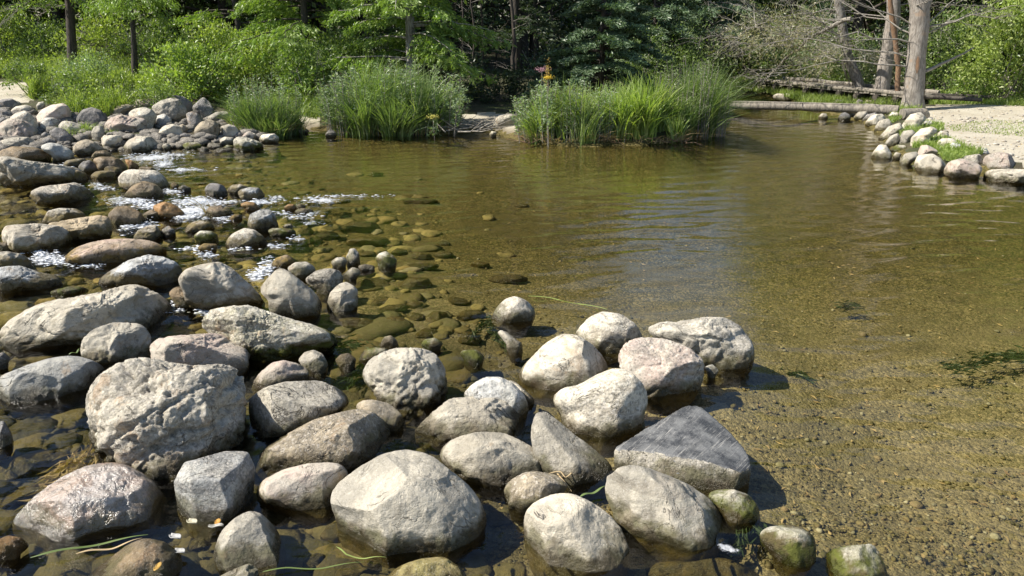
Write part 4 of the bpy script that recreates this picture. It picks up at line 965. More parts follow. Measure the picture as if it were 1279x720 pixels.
def blades(base, h, lean, w, rg, L=4, bend=1.0, az=None):
    """curved grass blades -> V,F  ; lean: (n,2) horizontal offset of the tip"""
    n = len(base); tt = np.linspace(0, 1, L)
    h = np.broadcast_to(h, (n,)); w = np.broadcast_to(w, (n,))
    if az is None: az = rg.uniform(0, np.pi, n)
    sx, sy = np.cos(az), np.sin(az)
    V = np.zeros((n, L, 2, 3))
    for i, q in enumerate(tt):
        wx = w * (1 - q ** 1.6) * .5 + .0008
        cx = base[:, 0] + lean[:, 0] * q ** (1 + bend); cy = base[:, 1] + lean[:, 1] * q ** (1 + bend)
        ll = np.hypot(lean[:, 0], lean[:, 1])
        cz = base[:, 2] + h * (q - .35 * np.minimum(1, ll / (h + 1e-6)) * q ** 3)
        for s_, k in ((1, 0), (-1, 1)):
            V[:, i, k, 0] = cx + s_ * wx * sx; V[:, i, k, 1] = cy + s_ * wx * sy; V[:, i, k, 2] = cz
    V = V.reshape(n, -1, 3); F = []
    for i in range(L - 1): F.append([2 * i, 2 * i + 1, 2 * i + 3, 2 * i + 2])
    F = np.array(F)[None] + (np.arange(n) * L * 2)[:, None, None]
    return V.reshape(-1, 3), F.reshape(-1, 4)

def grass_obj(name, base, h, lean, w, mat, parent=None, loc=(0, 0, 0), **k):
    V, F = blades(base, h, lean, w, rng, **k); return link(name, mk_mesh(name, V, F, True), mat, parent, loc)

def empty(name, loc, label, cat, group=None):
    o = link(name, None, loc=tuple(loc)); o.empty_display_size = .2; return tag(o, label, cat, group)

def zpx(py, dist):       # world height seen at photo row py at horizontal distance dist (central columns)
    d = rays(639.5, py); return H + dist * d[2] / d[1]
def dist_of(px, py):
    p, z = ground_at(px, py); return p, p[1]

# ------------------------------------------------------------------ shrubs
def shrub(px, by, wpx, ty, mat, label, n=2600, leaf=.06, asp=.55, depth=.7, cat='shrub', name='shrub', group=None, stems=7, up=.3, far=None):
    p, z = ground_at(px, by)
    if far is not None:
        d0 = rays(px, by); s_ = far / d0[1]; p = np.array([0, 0, H]) + d0 * s_; z = max(p[2] - .25, height(p[None, :2])[0][0]); 
    Y = p[1]; w = wpx / FPX * Y; ht = max(zpx(ty, Y) - z, .25)
    e = empty(name, (p[0], p[1], z), label, cat, group)
    rg = np.random.default_rng(int(px * 7 + by * 3 + ty)); mbk = MB(); cl = []
    for i in range(stems):
        a = rg.uniform(0, 6.28); rr = math.sqrt(rg.random()); tip = np.array([math.cos(a) * rr * w * .42, math.sin(a) * rr * w * .42 * depth, ht * rg.uniform(.6, 1.0)])
        b0 = np.array([tip[0] * .2, tip[1] * .2, 0]); mid = (b0 + tip) / 2 + rg.normal(0, .05, 3) * w
        pts = [b0, (b0 + mid) / 2 + rg.normal(0, .01, 3), mid, (mid + tip) / 2, tip]
        mbk.tube(pts, np.linspace(.014, .004, 5) * max(1, ht), 5, cap=False)
    ncl = max(24, n // 55)
    u = rg.uniform(0, 1, ncl); a = rg.uniform(0, 6.28, ncl); zz = rg.uniform(.03, 1, ncl) ** .85
    prof = np.sqrt(np.clip(1 - (zz - .35) ** 2 / .46, .06, 1)); rr = np.sqrt(u) * prof * w * .5 * (1 + .15 * rg.normal(size=ncl))
    C0 = np.stack([rr * np.cos(a), rr * np.sin(a) * depth, zz * ht * (1 + .08 * rg.normal(size=ncl))], -1)
    k = max(1, n // ncl); sp = rg.uniform(.07, .15, ncl) * (w * ht) ** .5 * .8
    C = (C0[:, None] + rg.normal(size=(ncl, k, 3)) * sp[:, None, None] * np.array([1, 1, .7])).reshape(-1, 3)
    C[:, 2] = np.abs(C[:, 2])
    D = C - np.array([0, 0, ht * .3]); D = D / (np.linalg.norm(D, axis=1, keepdims=True) + .1) + rg.normal(size=C.shape) * .8; D[:, 2] += up
    L = leaf * rg.uniform(.6, 1.35, len(C))
    mbk.build('stems', BK['twig'], e)
    leaves_obj('foliage', C, D, L, L * asp, LM[mat], e, rg)
    return e

# ------------------------------------------------------------------ tree builders (local, base at origin)
def limb_pts(b0, az, ln, rise, rg, n=6, droop=0.0, wob=.05):
    tt = np.linspace(0, 1, n)[:, None]
    d = np.array([math.cos(az), math.sin(az), 0])
    P = np.asarray(b0) + d * ln * tt + np.array([0, 0, 1]) * (rise * tt - droop * tt ** 2) * ln
    P[1:] += rg.normal(0, wob, (n - 1, 3)) * ln * .3 * tt[1:]
    return P

def make_broad(h, r, crown0, n, leaf, mat, bark, seed, spread=.32, name='broadleaf_tree'):
    rg = np.random.default_rng(seed); e = link(name, None); tr = MB(); br = MB()
    tp = np.array([[rg.normal(0, .012) * z_ * h * .5, rg.normal(0, .012) * z_ * h * .5, z_ * h * .92] for z_ in np.linspace(0, 1, 9)]); tp[0] = 0
    tr.tube(tp, r * np.linspace(1, .12, 9) * np.array([1.35] + [1] * 8), 9, jitter=.12); cl = []
    for i in range(30):
        f = crown0 + (1 - crown0) * (i / 30) ** .9; b0 = np.array([np.interp(f, np.linspace(0, 1, 9), tp[:, k]) for k in range(3)])
        ln = h * spread * (1.05 - .75 * (f - crown0) / (1 - crown0)) * rg.uniform(.65, 1.1); az = i * 2.4 + rg.normal(0, .3)
        P = limb_pts(b0, az, ln, rg.uniform(.15, .6), rg); br.tube(P, np.linspace(r * .3, r * .05, 6), 5, cap=False)
        for j in (2, 3, 4, 5):
            cl.append(P[j])
            for _ in range(2):
                Q = limb_pts(P[j], az + rg.normal(0, .9), ln * rg.uniform(.2, .45), rg.uniform(-.2, .6), rg, 4); br.tube(Q, np.linspace(r * .1, r * .02, 4), 4, cap=False); cl.append(Q[-1]); cl.append(Q[2])
    cl = np.array(cl); k = n // len(cl) + 1
    C = (cl[:, None] + rg.normal(size=(len(cl), k, 3)) * h * np.array([.030, .030, .020]) * rg.uniform(.7, 1.5, (len(cl), 1, 1))).reshape(-1, 3)
    D = rg.normal(size=C.shape); D[:, 2] -= .3
    L = leaf * rg.uniform(.6, 1.4, len(C))
    tr.build('trunk', BK[bark], e); br.build('limbs', BK[bark], e); leaves_obj('crown', C, D, L, L * .6, LM[mat], e, rg)
    return e

def make_conifer(h, r, z0, mat, bark, seed, width=.2, droop=.35, dens=1.0, needle=.16, feather=False, name='spruce_tree', nb=70, top_skip=0, dead=0):
    rg = np.random.default_rng(seed); e = link(name, None); tr = MB(); br = MB()
    tp = np.array([[rg.normal(0, .004) * h * z_, rg.normal(0, .004) * h * z_, z_ * h] for z_ in np.linspace(0, 1, 8)])
    tr.tube(tp, r * np.linspace(1, .08, 8) * np.array([1.25] + [1] * 7), 9, jitter=.12)
    C = []; D = []; LL = []
    for i in range(nb):
        f = (i + rg.random()) / nb; z = z0 + (h * .98 - z0) * f ** 1.15; ln = h * width * (1 - f * .93) * rg.uniform(.7, 1.1); az = i * 2.399 + rg.normal(0, .2)
        P = limb_pts([0, 0, z], az, ln, .18 - .1 * f, rg, 6, droop * rg.uniform(.7, 1.2), .03); br.tube(P, np.linspace(r * .22 * (1 - .6 * f) + .006, .004, 6), 4, cap=False)
        m = max(10, int(dens * ln * 42))
        q = rg.random(m) ** .75 * .95 + .05; B = np.array([[np.interp(a_, np.linspace(0, 1, 6), P[:, k]) for k in range(3)] for a_ in q])
        d0 = np.array([math.cos(az), math.sin(az), -droop]); sd = np.array([-math.sin(az), math.cos(az), 0])
        s_ = rg.uniform(-1, 1, m); wid = ln * .30 * (1.15 - q) + .04
        T = B + sd * (s_ * wid)[:, None] + d0 * (np.abs(s_) * wid * .55)[:, None]
        T[:, 2] += -np.abs(s_) * wid * (.45 if feather else .18) + rg.normal(0, .02, m) - (rg.random(m) * .12 * ln if feather else 0)
        C.append(T); D.append(sd * np.sign(s_)[:, None] * .8 + d0 * .9 + rg.normal(0, .35, (m, 3)) + np.array([0, 0, -.5 if feather else .05])); LL.append(needle * rg.uniform(.6, 1.3, m))
    C = np.concatenate(C); D = np.concatenate(D); LL = np.concatenate(LL)
    tr.build('trunk', BK[bark], e); br.build('limbs', BK[bark], e)
    leaves_obj('crown', C, D, LL, LL * (.30 if not feather else .22), LM[mat], e, rg)
    return e

def place(e, px, dist, label, cat, group=None, rz=0, sc=1.0, lean=(0, 0), z=None):
    d = rays(px, 20.0); x = d[0] / d[1] * dist; h_, _ = height(np.array([[x, dist]]))
    e.location = (x, dist, (float(h_[0]) if z is None else z) - .03); e.scale = (sc, sc, sc); e.rotation_euler = (lean[0], lean[1], rz)
    return tag(e, label, cat, group)
# ================================================================== backdrop woods
bA = make_broad(13, .17, .10, 15000, .17, 'dark', 'dark', 11, name='forest_tree')
bB = make_broad(14, .20, .08, 15000, .17, 'mid', 'dark', 12, name='forest_tree')
cA = make_conifer(14, .17, .5, 'spruce', 'dark', 13, .19, .3, .9, .24, name='forest_tree', nb=90)
cB = make_conifer(13, .15, .6, 'larch', 'dark', 14, .19, .35, .9, .22, True, name='forest_tree', nb=90)
protos = [bA, bB, cA, cB]; used = [False] * 4
kinds = ['dark broadleaved tree in the deep shade of the woods behind the pond', 'mid green broadleaved tree of the woods behind the pond',
         'dark spruce standing in the woods behind the pond', 'light green larch standing in the woods behind the pond']
rt = random.Random(4); i = 0
for row, (dist, step) in enumerate(((25.5, 2.5), (29.5, 2.9), (35, 3.6), (42, 4.8))):
    x = -dist * .95
    while x < dist * .95:
        xx = x + rt.uniform(-.8, .8); yy = dist + rt.uniform(-1.2, 1.2); x += step
        px = 639.5 + FPX * CP * xx / yy if False else 639.5 + xx / yy * FPX / math.cos(0)
        if 900 < px < 1010 and dist < 28: continue
        k = rt.choice([1, 1, 0, 3, 3] if px < 470 else [0, 0, 1, 2, 3] if px < 600 else [0, 0, 1, 2, 2])
        if px > 1000: k = rt.choice([0, 1, 1])
        low = 675 < px < 985
        sc = rt.uniform(.22, .28) if low else rt.uniform(.85, 1.12)
        o = protos[k] if not used[k] else copy_tree(protos[k]); used[k] = True
        o.location = (xx, yy, float(height(np.array([[xx, yy]]))[0][0]) - .05); o.scale = (sc,) * 3; o.rotation_euler = (0, 0, rt.uniform(0, 6.28))
        tag(o, kinds[k], 'tree', kinds[k].replace('tree', 'trees').replace('spruce', 'spruces').replace('larch', 'larches')); i += 1
# far leafy mass closing the view between the trunks
n = 42000; a = rng.uniform(R(-48), R(48), n); r_ = rng.uniform(36, 50, n)
Cx = np.stack([r_ * np.sin(a), r_ * np.cos(a), rng.random(n) ** 1.3 * 4.6], -1)
lowm = (np.degrees(a) > 3) & (np.degrees(a) < 19); Cx[:, 2] *= np.where(lowm, .85, 1.35)
D = rng.normal(size=(n, 3)); fw = leaves_obj('far_woods', Cx, D, .34 * rng.uniform(.6, 1.3, n), .24, LM['dark']); fw.data.materials.append(LM['mid']); _ix = (np.degrees(a) < -9).astype(np.int32); fw.data.polygons.foreach_set('material_index', _ix); fw.data.update(); tag(fw, 'dense dark undergrowth of the woods closing the view between trunks', 'woods', kind='stuff')

# ================================================================== trees one can tell apart
def trunk_tree(name, pts_px, dist, rad_px, bark, label, z_end=None, k=12, cat='tree'):
    """pts_px: photo points along the trunk at constant distance; continues upward"""
    P = []
    for x, y in pts_px:
        d = rays(x, y); s_ = dist / d[1]; P.append(np.array([0, 0, H]) + d * s_)
    P = np.array(P); g, _ = height(P[:1, :2]); P[0, 2] = g[0] - .05
    o0 = P[0].copy(); rd = np.array(rad_px) / FPX * dist
    e = empty(name, o0, label, cat); return e, P - o0, rd, o0

def fine(P, m):        # resample polyline
    s_ = np.concatenate([[0], np.cumsum(np.linalg.norm(np.diff(P, axis=0), axis=1))]); q = np.linspace(0, s_[-1], m)
    return np.stack([np.interp(q, s_, P[:, i]) for i in range(3)], -1), q / s_[-1]

def bare_branch(mb, b0, az, ln, rise, r, rg, depth=2, droop=.2):
    P = limb_pts(b0, az, ln, rise, rg, 8, droop, .16); mb.tube(P, np.linspace(r, r * .15, 8), 5, cap=False)
    if depth:
        for _ in range(7 if depth > 1 else 5):
            j = rg.integers(2, 8); bare_branch(mb, P[j], az + rg.normal(0, .8), ln * rg.uniform(.22, .5), rise + rg.normal(0, .35), r * .42, rg, depth - 1, droop)
    return P

# --- dead-branched conifer at the left (x 90)
rg = np.random.default_rng(3)
e, P, rd, o0 = trunk_tree('conifer_tree', [(91, 103), (90, 60), (87, 10), (84, -60), (80, -300)], 18.5, [6, 5, 4.6, 4, 2.2], 'dark', 'conifer with dark grey trunk and bare twiggy lower branches at the left')
Pf, q = fine(P, 22); b = MB(); b.tube(Pf, np.interp(q, [0, .2, .5, 1], [rd[0], rd[1], rd[2], rd[4]]), 10, jitter=.18, seed=2); b.build('trunk', BK['dark'], e)
b = MB(); C = []
for i in range(46):
    z = rg.uniform(.55, 5.6); c0 = [np.interp(z, Pf[:, 2], Pf[:, k]) for k in range(3)]; az = rg.uniform(0, 6.28)
    Q = bare_branch(b, c0, az, rg.uniform(.6, 1.5), rg.uniform(-.15, .15), .013, rg, 2 if z < 3 else 1, .25)
    if z > 1.75: C += [Q[j] + rg.normal(0, .09, 3) for j in (4, 5, 6, 7) for _ in range(26)]
b.build('branches', BK['twig'], e); C = np.array(C); D = rg.normal(size=C.shape); D[:, 2] -= .4
leaves_obj('crown', C, D, .13, .028, LM['larch'], e, rg)
# --- small larch with umbrella top (x 168)
e, P, rd, o0 = trunk_tree('larch_tree', [(169, 118), (168, 70), (165, 15), (164, -8)], 17.2, [4.2, 3.6, 2.8, 1.2], 'dark', 'slim larch with umbrella of drooping green sprays above its bare trunk')
Pf, q = fine(P, 16); b = MB(); b.tube(Pf, np.interp(q, [0, .5, 1], [rd[0], rd[1], rd[3]]), 9, jitter=.15, seed=5); b.build('trunk', BK['dark'], e)
b = MB(); C = []; D = []
for i in range(26):
    z = rg.uniform(1.75, 2.35); c0 = [np.interp(z, Pf[:, 2], Pf[:, k]) for k in range(3)]; az = i * 2.4
    Q = limb_pts(c0, az, rg.uniform(.5, 1.05), .28, rg, 8, .55, .05); b.tube(Q, np.linspace(.011, .003, 8), 4, cap=False)
    for j in range(2, 8):
        m_ = 34; C.append(Q[j] + rg.normal(0, .055, (m_, 3)) + np.array([0, 0, -.03])); dd_2 = rg.normal(0, .5, (m_, 3)) + (Q[j] - Q[j - 1]) / np.linalg.norm(Q[j] - Q[j - 1]); dd_2[:, 2] -= .5; D.append(dd_2)
for i in range(9):
    z = rg.uniform(.5, 1.5); c0 = [np.interp(z, Pf[:, 2], Pf[:, k]) for k in range(3)]; bare_branch(b, c0, rg.uniform(0, 6.28), rg.uniform(.3, .7), .5, .006, rg, 1, 0)
b.build('branches', BK['dark'], e); leaves_obj('crown', np.concatenate(C), np.concatenate(D), .085, .02, LM['larch'], e, rg)

# --- larches and spruces in front of the woods
def low_boughs(px, dist, bark, mat, label, name, z_rng, reach, nb, seed, trunk_px, needle=.12, asp=.2, dens=60, droop=.35, cat='tree', h=9, arc=(0, 6.28), rise=.15, trunk_lean=0.0):
    rg = np.random.default_rng(seed); d = rays(px, 60.0); x = d[0] / d[1] * dist; g = float(height(np.array([[x, dist]]))[0][0])
    e = empty(name, (x, dist, g - .03), label, cat); r = trunk_px / 2 / FPX * dist
    tp = np.array([[trunk_lean * z_ * h, 0, z_ * h] for z_ in np.linspace(0, 1, 10)]) + np.concatenate([[np.zeros(3)], rg.normal(0, .02, (9, 3))])
    b = MB(); b.tube(tp, np.linspace(r * 1.1, r * .15, 10), 10, jitter=.15, seed=seed); b.build('trunk', BK[bark], e)
    b = MB(); C = []; D = []
    for i in range(nb):
        f = (i + rg.random()) / nb; z = z_rng[0] + (z_rng[1] - z_rng[0]) * f ** 1.3; z -= g
        az = rg.uniform(*arc); ln = reach * (1 - .6 * f) * rg.uniform(.6, 1.1)
        c0 = np.array([trunk_lean * z, 0, z]); Q = limb_pts(c0, az, ln, rise, rg, 9, droop * rg.uniform(.6, 1.3), .06); b.tube(Q, np.linspace(.022, .004, 9), 4, cap=False)
        for side in (-1, 1):
            for j in range(2, 9):
                sl = ln * .30 * (1.1 - j / 9) + .10; sd = np.array([-math.sin(az), math.cos(az), 0]) * side; fd = np.array([math.cos(az), math.sin(az), 0])
                S2 = Q[j] + np.linspace(0, 1, 5)[:, None] * (sd * .75 + fd * .6 + np.array([0, 0, -.25 if asp < .25 else .02])) * sl; 
                m_ = max(4, int(dens * sl)); tq = rg.random(m_); T = Q[j] + (S2[-1] - Q[j]) * tq[:, None] + rg.normal(0, .022, (m_, 3))
                T[:, 2] -= (rg.random(m_) * .10) if asp < .25 else 0
                C.append(T); D.append((S2[-1] - Q[j]) / sl + rg.normal(0, .45, (m_, 3)) + np.array([0, 0, -.35 if asp < .25 else 0]))
    b.build('limbs', BK[bark], e); C = np.concatenate(C); D = np.concatenate(D); L = needle * rg.uniform(.6, 1.4, len(C))
    leaves_obj('crown', C, D, L, L * asp, LM[mat], e, rg); return e
low_boughs(512, 16.5, 'pale', 'larch', 'larch with pale trunk and bright drooping sprays over the big sedge clump', 'larch_tree', (1.15, 7), 2.3, 74, 21, 11, dens=120, h=11)
low_boughs(385, 17.5, 'dark', 'larch', 'bright green feathery larch left of the pale trunked one', 'larch_tree', (1.0, 7), 2.3, 70, 22, 8, dens=110, h=12)
low_boughs(300, 20, 'dark', 'larch', 'larch with low bright sprays behind the broadleaved shrubs', 'larch_tree', (1.1, 7), 2.0, 46, 23, 7, dens=90, h=12)
low_boughs(752, 16.3, 'dark', 'spruce', 'blue green spruce with layered flat boughs behind the reed island', 'spruce_tree', (.75, 3.2), 1.45, 62, 24, 8, needle=.10, asp=.30, dens=170, droop=.25, h=3.6, rise=.12)
low_boughs(645, 21, 'dark', 'dark', 'dark thin trunked spruce in shade left of the blue green one', 'spruce_tree', (1.5, 9), 1.8, 36, 25, 9, needle=.12, asp=.3, dens=60, h=12)
low_boughs(815, 20, 'dark', 'spruce', 'grey green spruce behind the right end of the reed island', 'spruce_tree', (.9, 3.0), 1.6, 46, 26, 8, needle=.11, asp=.3, dens=110, h=3.3)
low_boughs(889, 22, 'pale', 'spruce', 'conifer with pale bare trunk and soft boughs between island and log', 'conifer_tree', (1.6, 3.5), 2.0, 46, 27, 9, needle=.12, asp=.22, dens=110, h=4, trunk_lean=-.06)
low_boughs(985, 25, 'dark', 'willow', 'soft pale green drooping conifer above the left end of the walkway', 'conifer_tree', (.9, 5), 2.2, 56, 28, 9, needle=.14, asp=.2, dens=110, h=6)
low_boughs(935, 25, 'dark', 'mid', 'green bushy conifer at the bend of the stream', 'conifer_tree', (.6, 4), 1.8, 46, 29, 9, needle=.14, asp=.3, dens=110, h=5)
# thin trunks seen in the dark
for j, (px, ds, w) in enumerate(((603, 23, 3), (618, 26, 2.6), (640, 19, 5), (668, 24, 4), (577, 22, 3), (690, 26, 4), (590, 19.5, 2.4))):
    e, P, rd, o0 = trunk_tree('young_tree', [(px, 122), (px + 2, 60), (px - 1, 0), (px - 3, -90)], ds, [w * .6, w * .5, w * .45, w * .2], 'dark', 'thin dark trunk standing in the shade between sedge clump and island', cat='tree')
    e['group'] = 'thin dark trunks in the shade behind the landing'; Pf, q = fine(P, 14); Pf[1:] += rg.normal(0, .02, (13, 3)); b = MB(); b.tube(Pf, np.interp(q, [0, 1], [rd[0], rd[3]]), 7, jitter=.1); b.build('trunk', BK['dark'], e)
    b = MB()
    for _ in range(12): z = rg.uniform(.4, 3); bare_branch(b, [0, 0, z], rg.uniform(0, 6.28), rg.uniform(.3, .8), .3, .006, rg, 1, 0)
    b.build('branches', BK['twig'], e)

# --- right: three dying trunks
def dying(name, pts, dist, rads, label, branches, seed, bark='grey', needles=0, extra=None, strip=False):
    rg = np.random.default_rng(seed)
    e, P, rd, o0 = trunk_tree(name, pts, dist, rads, bark, label)
    Pf, q = fine(P, 40); b = MB(); rr = np.interp(q, np.linspace(0, 1, len(rd)), rd)
    rr = rr * (1 + .45 * np.exp(-q * 30)); b.tube(Pf, rr, 18, jitter=.16, seed=seed); b.build('trunk', BK[bark], e)
    b = MB(); C = []
    for (f, az, ln, rise, r, dr) in branches:
        c0 = Pf[int(f * 39)]; Q = bare_branch(b, c0, az, ln, rise, r, rg, 2, dr)
        if needles: C += [Q[j] + rg.normal(0, .16, 3) * (1 + .1 * ln) + np.array([0, 0, -.05]) for j in range(2, 8) for _ in range(needles)]
    if extra: extra(b, e, Pf, rd, rg)
    b.build('branches', BK['twig'], e)
    if C:
        C = np.array(C); D = rg.normal(size=C.shape); D[:, 2] -= .5; leaves_obj('crown', C, D, .10, .022, LM['olive'], e, rg)
    return e, Pf, rd
pi = math.pi
brs = [(f, a_, l_, ri, .02, .12) for f, a_, l_, ri in ((.16, pi * .98, 2.6, .1), (.24, pi * 1.06, 3.2, .22), (.2, pi * .9, 3.0, .28), (.3, pi * 1.0, 2.8, .5), (.28, pi * .8, 2.4, .5), (.26, .1, 1.6, .45), (.3, 0.4, 1.8, .6), (.3, -.3, 1.5, .3),
       (.38, 1.2, 2.0, .5), (.42, pi * .94, 2.6, .1), (.45, 0, 2.2, .2))]
def forks(b, e, Pf, rd, rg):
    for (f, dx, dz, r_) in ((.22, -1.1, 2.6, .09), (.25, -.45, 3.0, .08), (.27, .75, 2.6, .075), (.24, .2, 3.0, .07)):
        c0 = Pf[int(f * 39)]; tt = np.linspace(0, 1, 10)[:, None]
        Q = c0 + tt * np.array([dx, .1, 0]) * np.sqrt(tt + .01) + tt * np.array([0, 0, dz]) + rg.normal(0, .03, (10, 3)) * tt
        b.tube(Q, np.linspace(r_, .02, 10), 9, jitter=.1)
        for j in (3, 5, 7, 8): bare_branch(b, Q[j], (pi if dx < 0 else 0) + rg.normal(0, .9), rg.uniform(.8, 1.8), .3, .014, rg, 1, .1)
    # stub branch to the right and snapped fork
    c0 = Pf[int(.15 * 39)]; b.tube(limb_pts(c0, .05, 1.15, .38, rg, 8, -.1, .04), np.linspace(.045, .012, 8), 7, jitter=.1)
eR, PfR, rdR = dying('dying_tree', [(1141, 129), (1143, 95), (1146, 60), (1148, 30), (1150, -20), (1150, -260)], 16.6, [11, 10.5, 11, 8.5, 5.5, 2], 'thick grey forked trunk with peeled rusty strip beside the walkway', brs, 31, extra=forks)
# peeled strips of bark: proud patches hugging the trunk
b = MB(); rgs = np.random.default_rng(9)
for (z0_, z1_, a0, w_) in ((.12, .85, -.35, .30), (.80, 1.15, -1.9, .16)):
    Z = np.linspace(z0_, z1_, 14); A_ = np.linspace(-w_, w_, 6); V = []
    for z in Z:
        c0 = np.array([np.interp(z, PfR[:, 2], PfR[:, k]) for k in (0, 1)]); rr = np.interp(z, PfR[:, 2], np.interp(np.linspace(0, 1, 40), np.linspace(0, 1, 6), rdR)) * 1.05 + .012
        wv = 1 - abs((z - (z0_ + z1_) / 2) / (z1_ - z0_) * 2) ** 3 + .1 * rgs.normal()
        for a_ in A_: V.append([c0[0] + rr * math.cos(a0 + a_ * wv + .0), c0[1] + rr * math.sin(a0 + a_ * wv), z])
    i_, j_ = np.meshgrid(np.arange(13), np.arange(5), indexing='ij'); F = np.stack([i_ * 6 + j_, i_ * 6 + j_ + 1, i_ * 6 + 6 + j_ + 1, i_ * 6 + 6 + j_], -1).reshape(-1, 4); b.add(V, F)
b.build('peeled_bark', BK['rust'], eR)
dying('dying_tree', [(1102, 113), (1106, 80), (1112, 45), (1116, 20), (1117, -30), (1118, -160)], 18.6, [9, 8, 7.5, 6, 4, 1.5], 'middle grey trunk leaning right between the thick forked one and the mottled one',
      [(f, a_, l_, .2, .016, .2) for f, a_, l_ in ((.3, pi, 1.8), (.4, pi * .8, 2.2), (.35, .2, 1.4), (.5, pi * 1.1, 2.4), (.45, -.2, 1.6), (.6, pi, 2.5))], 32, 'grey', 10)
dying('dying_tree', [(1080, 112), (1070, 97), (1060, 76), (1055, 55), (1050, 20), (1042, -40), (1030, -150)], 19.2, [6.5, 6, 5.5, 5, 4, 3, 1.5], 'mottled trunk leaning left behind the walkway, under thin fading needles',
      [(f, a_, l_, ri, .018, .3) for f, a_, l_, ri in ((.2, pi, 2.2, .2), (.25, pi * .85, 2.6, .3), (.3, pi * 1.1, 2.8, .3), (.22, .2, 1.2, .2), (.35, pi, 3.0, .2), (.4, pi * .9, 2.6, .25), (.3, pi * 1.3, 2, .1), (.45, pi * 1.05, 2.4, .1), (.33, pi * .7, 2.2, .3))], 33, 'pale', 95)
dying('dying_tree', [(1124, 106), (1122, 85), (1118, 50), (1112, 5), (1108, -60)], 17.8, [3.2, 3, 3, 2.4, 1], 'thin rust red trunk just behind the thick forked one', [(.3, pi, .8, .3, .01, 0), (.4, .2, .7, .3, .01, 0)], 34, 'rust')
# long bare fallen limb above the walkway
e = None; d0 = rays(948, 107); A_ = np.array([0, 0, H]) + d0 * (21.0 / d0[1]); d1 = rays(1062, 28); B_ = np.array([0, 0, H]) + d1 * (18.2 / d1[1])
b = MB(); tt = np.linspace(0, 1, 14)[:, None]; Q = A_ * (1 - tt) + B_ * tt; Q[:, 2] += .28 * np.sin(tt[:, 0] * pi * .9) ; Q += rg.normal(0, .02, Q.shape)
o0 = Q[0].copy(); b.tube(Q - o0, np.linspace(.022, .05, 14), 7, jitter=.1)
for _ in range(18): j = rg.integers(2, 13); bare_branch(b, Q[j] - o0, pi + rg.normal(0, 1.0), rg.uniform(.3, 1.0), rg.uniform(-.1, .7), .009, rg, 1, .0)
tag(b.build('dead_branch', BK['twig'], loc=tuple(o0)), 'long bare grey branch slanting down over the wooden walkway', 'branch')

# ================================================================== shrubs
SHR = [ # px, base y, width px, top y, mat, n, leaf, label
 (22, 86, 90, 18, 'bright', 4200, .075, 'broadleaved shrub at the far left edge behind the meadow', 22),
 (-40, 95, 120, 5, 'mid', 3500, .08, 'tall leafy bush beyond the left edge', 23),
 (70, 92, 90, 30, 'mid', 3200, .07, 'loose green shrub behind the conifer with bare lower branches', 21.5),
 (130, 104, 90, 30, 'bright', 4200, .065, 'light green shrub between the two dark left trunks', 19.5),
 (205, 112, 90, 28, 'mid', 4200, .065, 'green shrub right of the slim umbrella larch', 18.5),
 (240, 126, 105, 62, 'yellow', 4200, .075, 'bright large leaved shrub behind the left rock pile', None),
 (275, 118, 110, 40, 'bright', 4600, .065, 'tall leafy shrub behind the bright large leaved one', 17.2),
 (335, 118, 90, 50, 'bright', 4200, .055, 'small leaved shrub above the grass tuft at the pile', 16.8),
 (385, 125, 100, 58, 'mid', 4200, .055, 'dense green shrub left of the big sedge clump', 16.2),
 (430, 110, 90, 45, 'mid', 3600, .055, 'darker shrub behind the left side of the big sedge clump', 17.2),
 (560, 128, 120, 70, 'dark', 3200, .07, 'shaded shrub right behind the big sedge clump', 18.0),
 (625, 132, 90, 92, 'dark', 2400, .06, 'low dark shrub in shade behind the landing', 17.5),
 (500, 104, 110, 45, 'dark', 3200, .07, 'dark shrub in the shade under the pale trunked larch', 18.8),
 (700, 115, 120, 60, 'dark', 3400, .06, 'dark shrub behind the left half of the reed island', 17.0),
 (860, 118, 110, 40, 'mid', 4600, .06, 'green shrub behind the right end of the reed island', 19.5),
 (800, 105, 100, 45, 'mid', 3600, .06, 'shrub tangled behind the middle of the reed island', 18.5),
 (955, 92, 80, 55, 'mid', 3200, .07, 'green shrub at the bend of the stream left of the walkway', 24.5),
 (1010, 98, 100, 30, 'mid', 3600, .06, 'fading olive shrub behind the walkway', 22.5),
 (1065, 104, 80, 45, 'mid', 3000, .07, 'green shrub behind the leaning mottled trunk', 21.8),
 (1120, 112, 120, 35, 'dark', 4200, .08, 'dark leafy bush between the three dying trunks', 20.8),
 (1185, 118, 110, 20, 'mid', 5200, .085, 'dark green leafy bush right of the thick forked trunk', 19.6),
 (1250, 130, 120, 12, 'bright', 6800, .085, 'big leafy bush at the right edge beside the path', 17.6),
 (1200, 122, 80, 92, 'yellow', 2200, .06, 'low yellow green weeds at the foot of the leafy bush', 17.8),
 (38, 118, 60, 80, 'mid', 1800, .055, 'low weedy bush on the meadow beside the gravel path', None),
 (95, 132, 70, 96, 'mid', 2200, .05, 'low leafy weeds just behind the left rock pile', None),
 (150, 134, 70, 92, 'bright', 2200, .05, 'low leafy weeds at the foot of the slim umbrella larch', None),
 (118, 116, 80, 72, 'willow', 2200, .05, 'grey green weeds between the two dark left trunks', None),
 (200, 140, 60, 108, 'mid', 1500, .045, 'low green weeds right behind the big pale dome', None),
 (1330, 135, 130, -10, 'mid', 4200, .09, 'leafy bush beyond the right edge', 17),
]
for (px, by, w, ty, mt, n, lf, lab, far) in SHR: shrub(px, by, w, ty, mt, lab, n=n, leaf=lf, far=far)
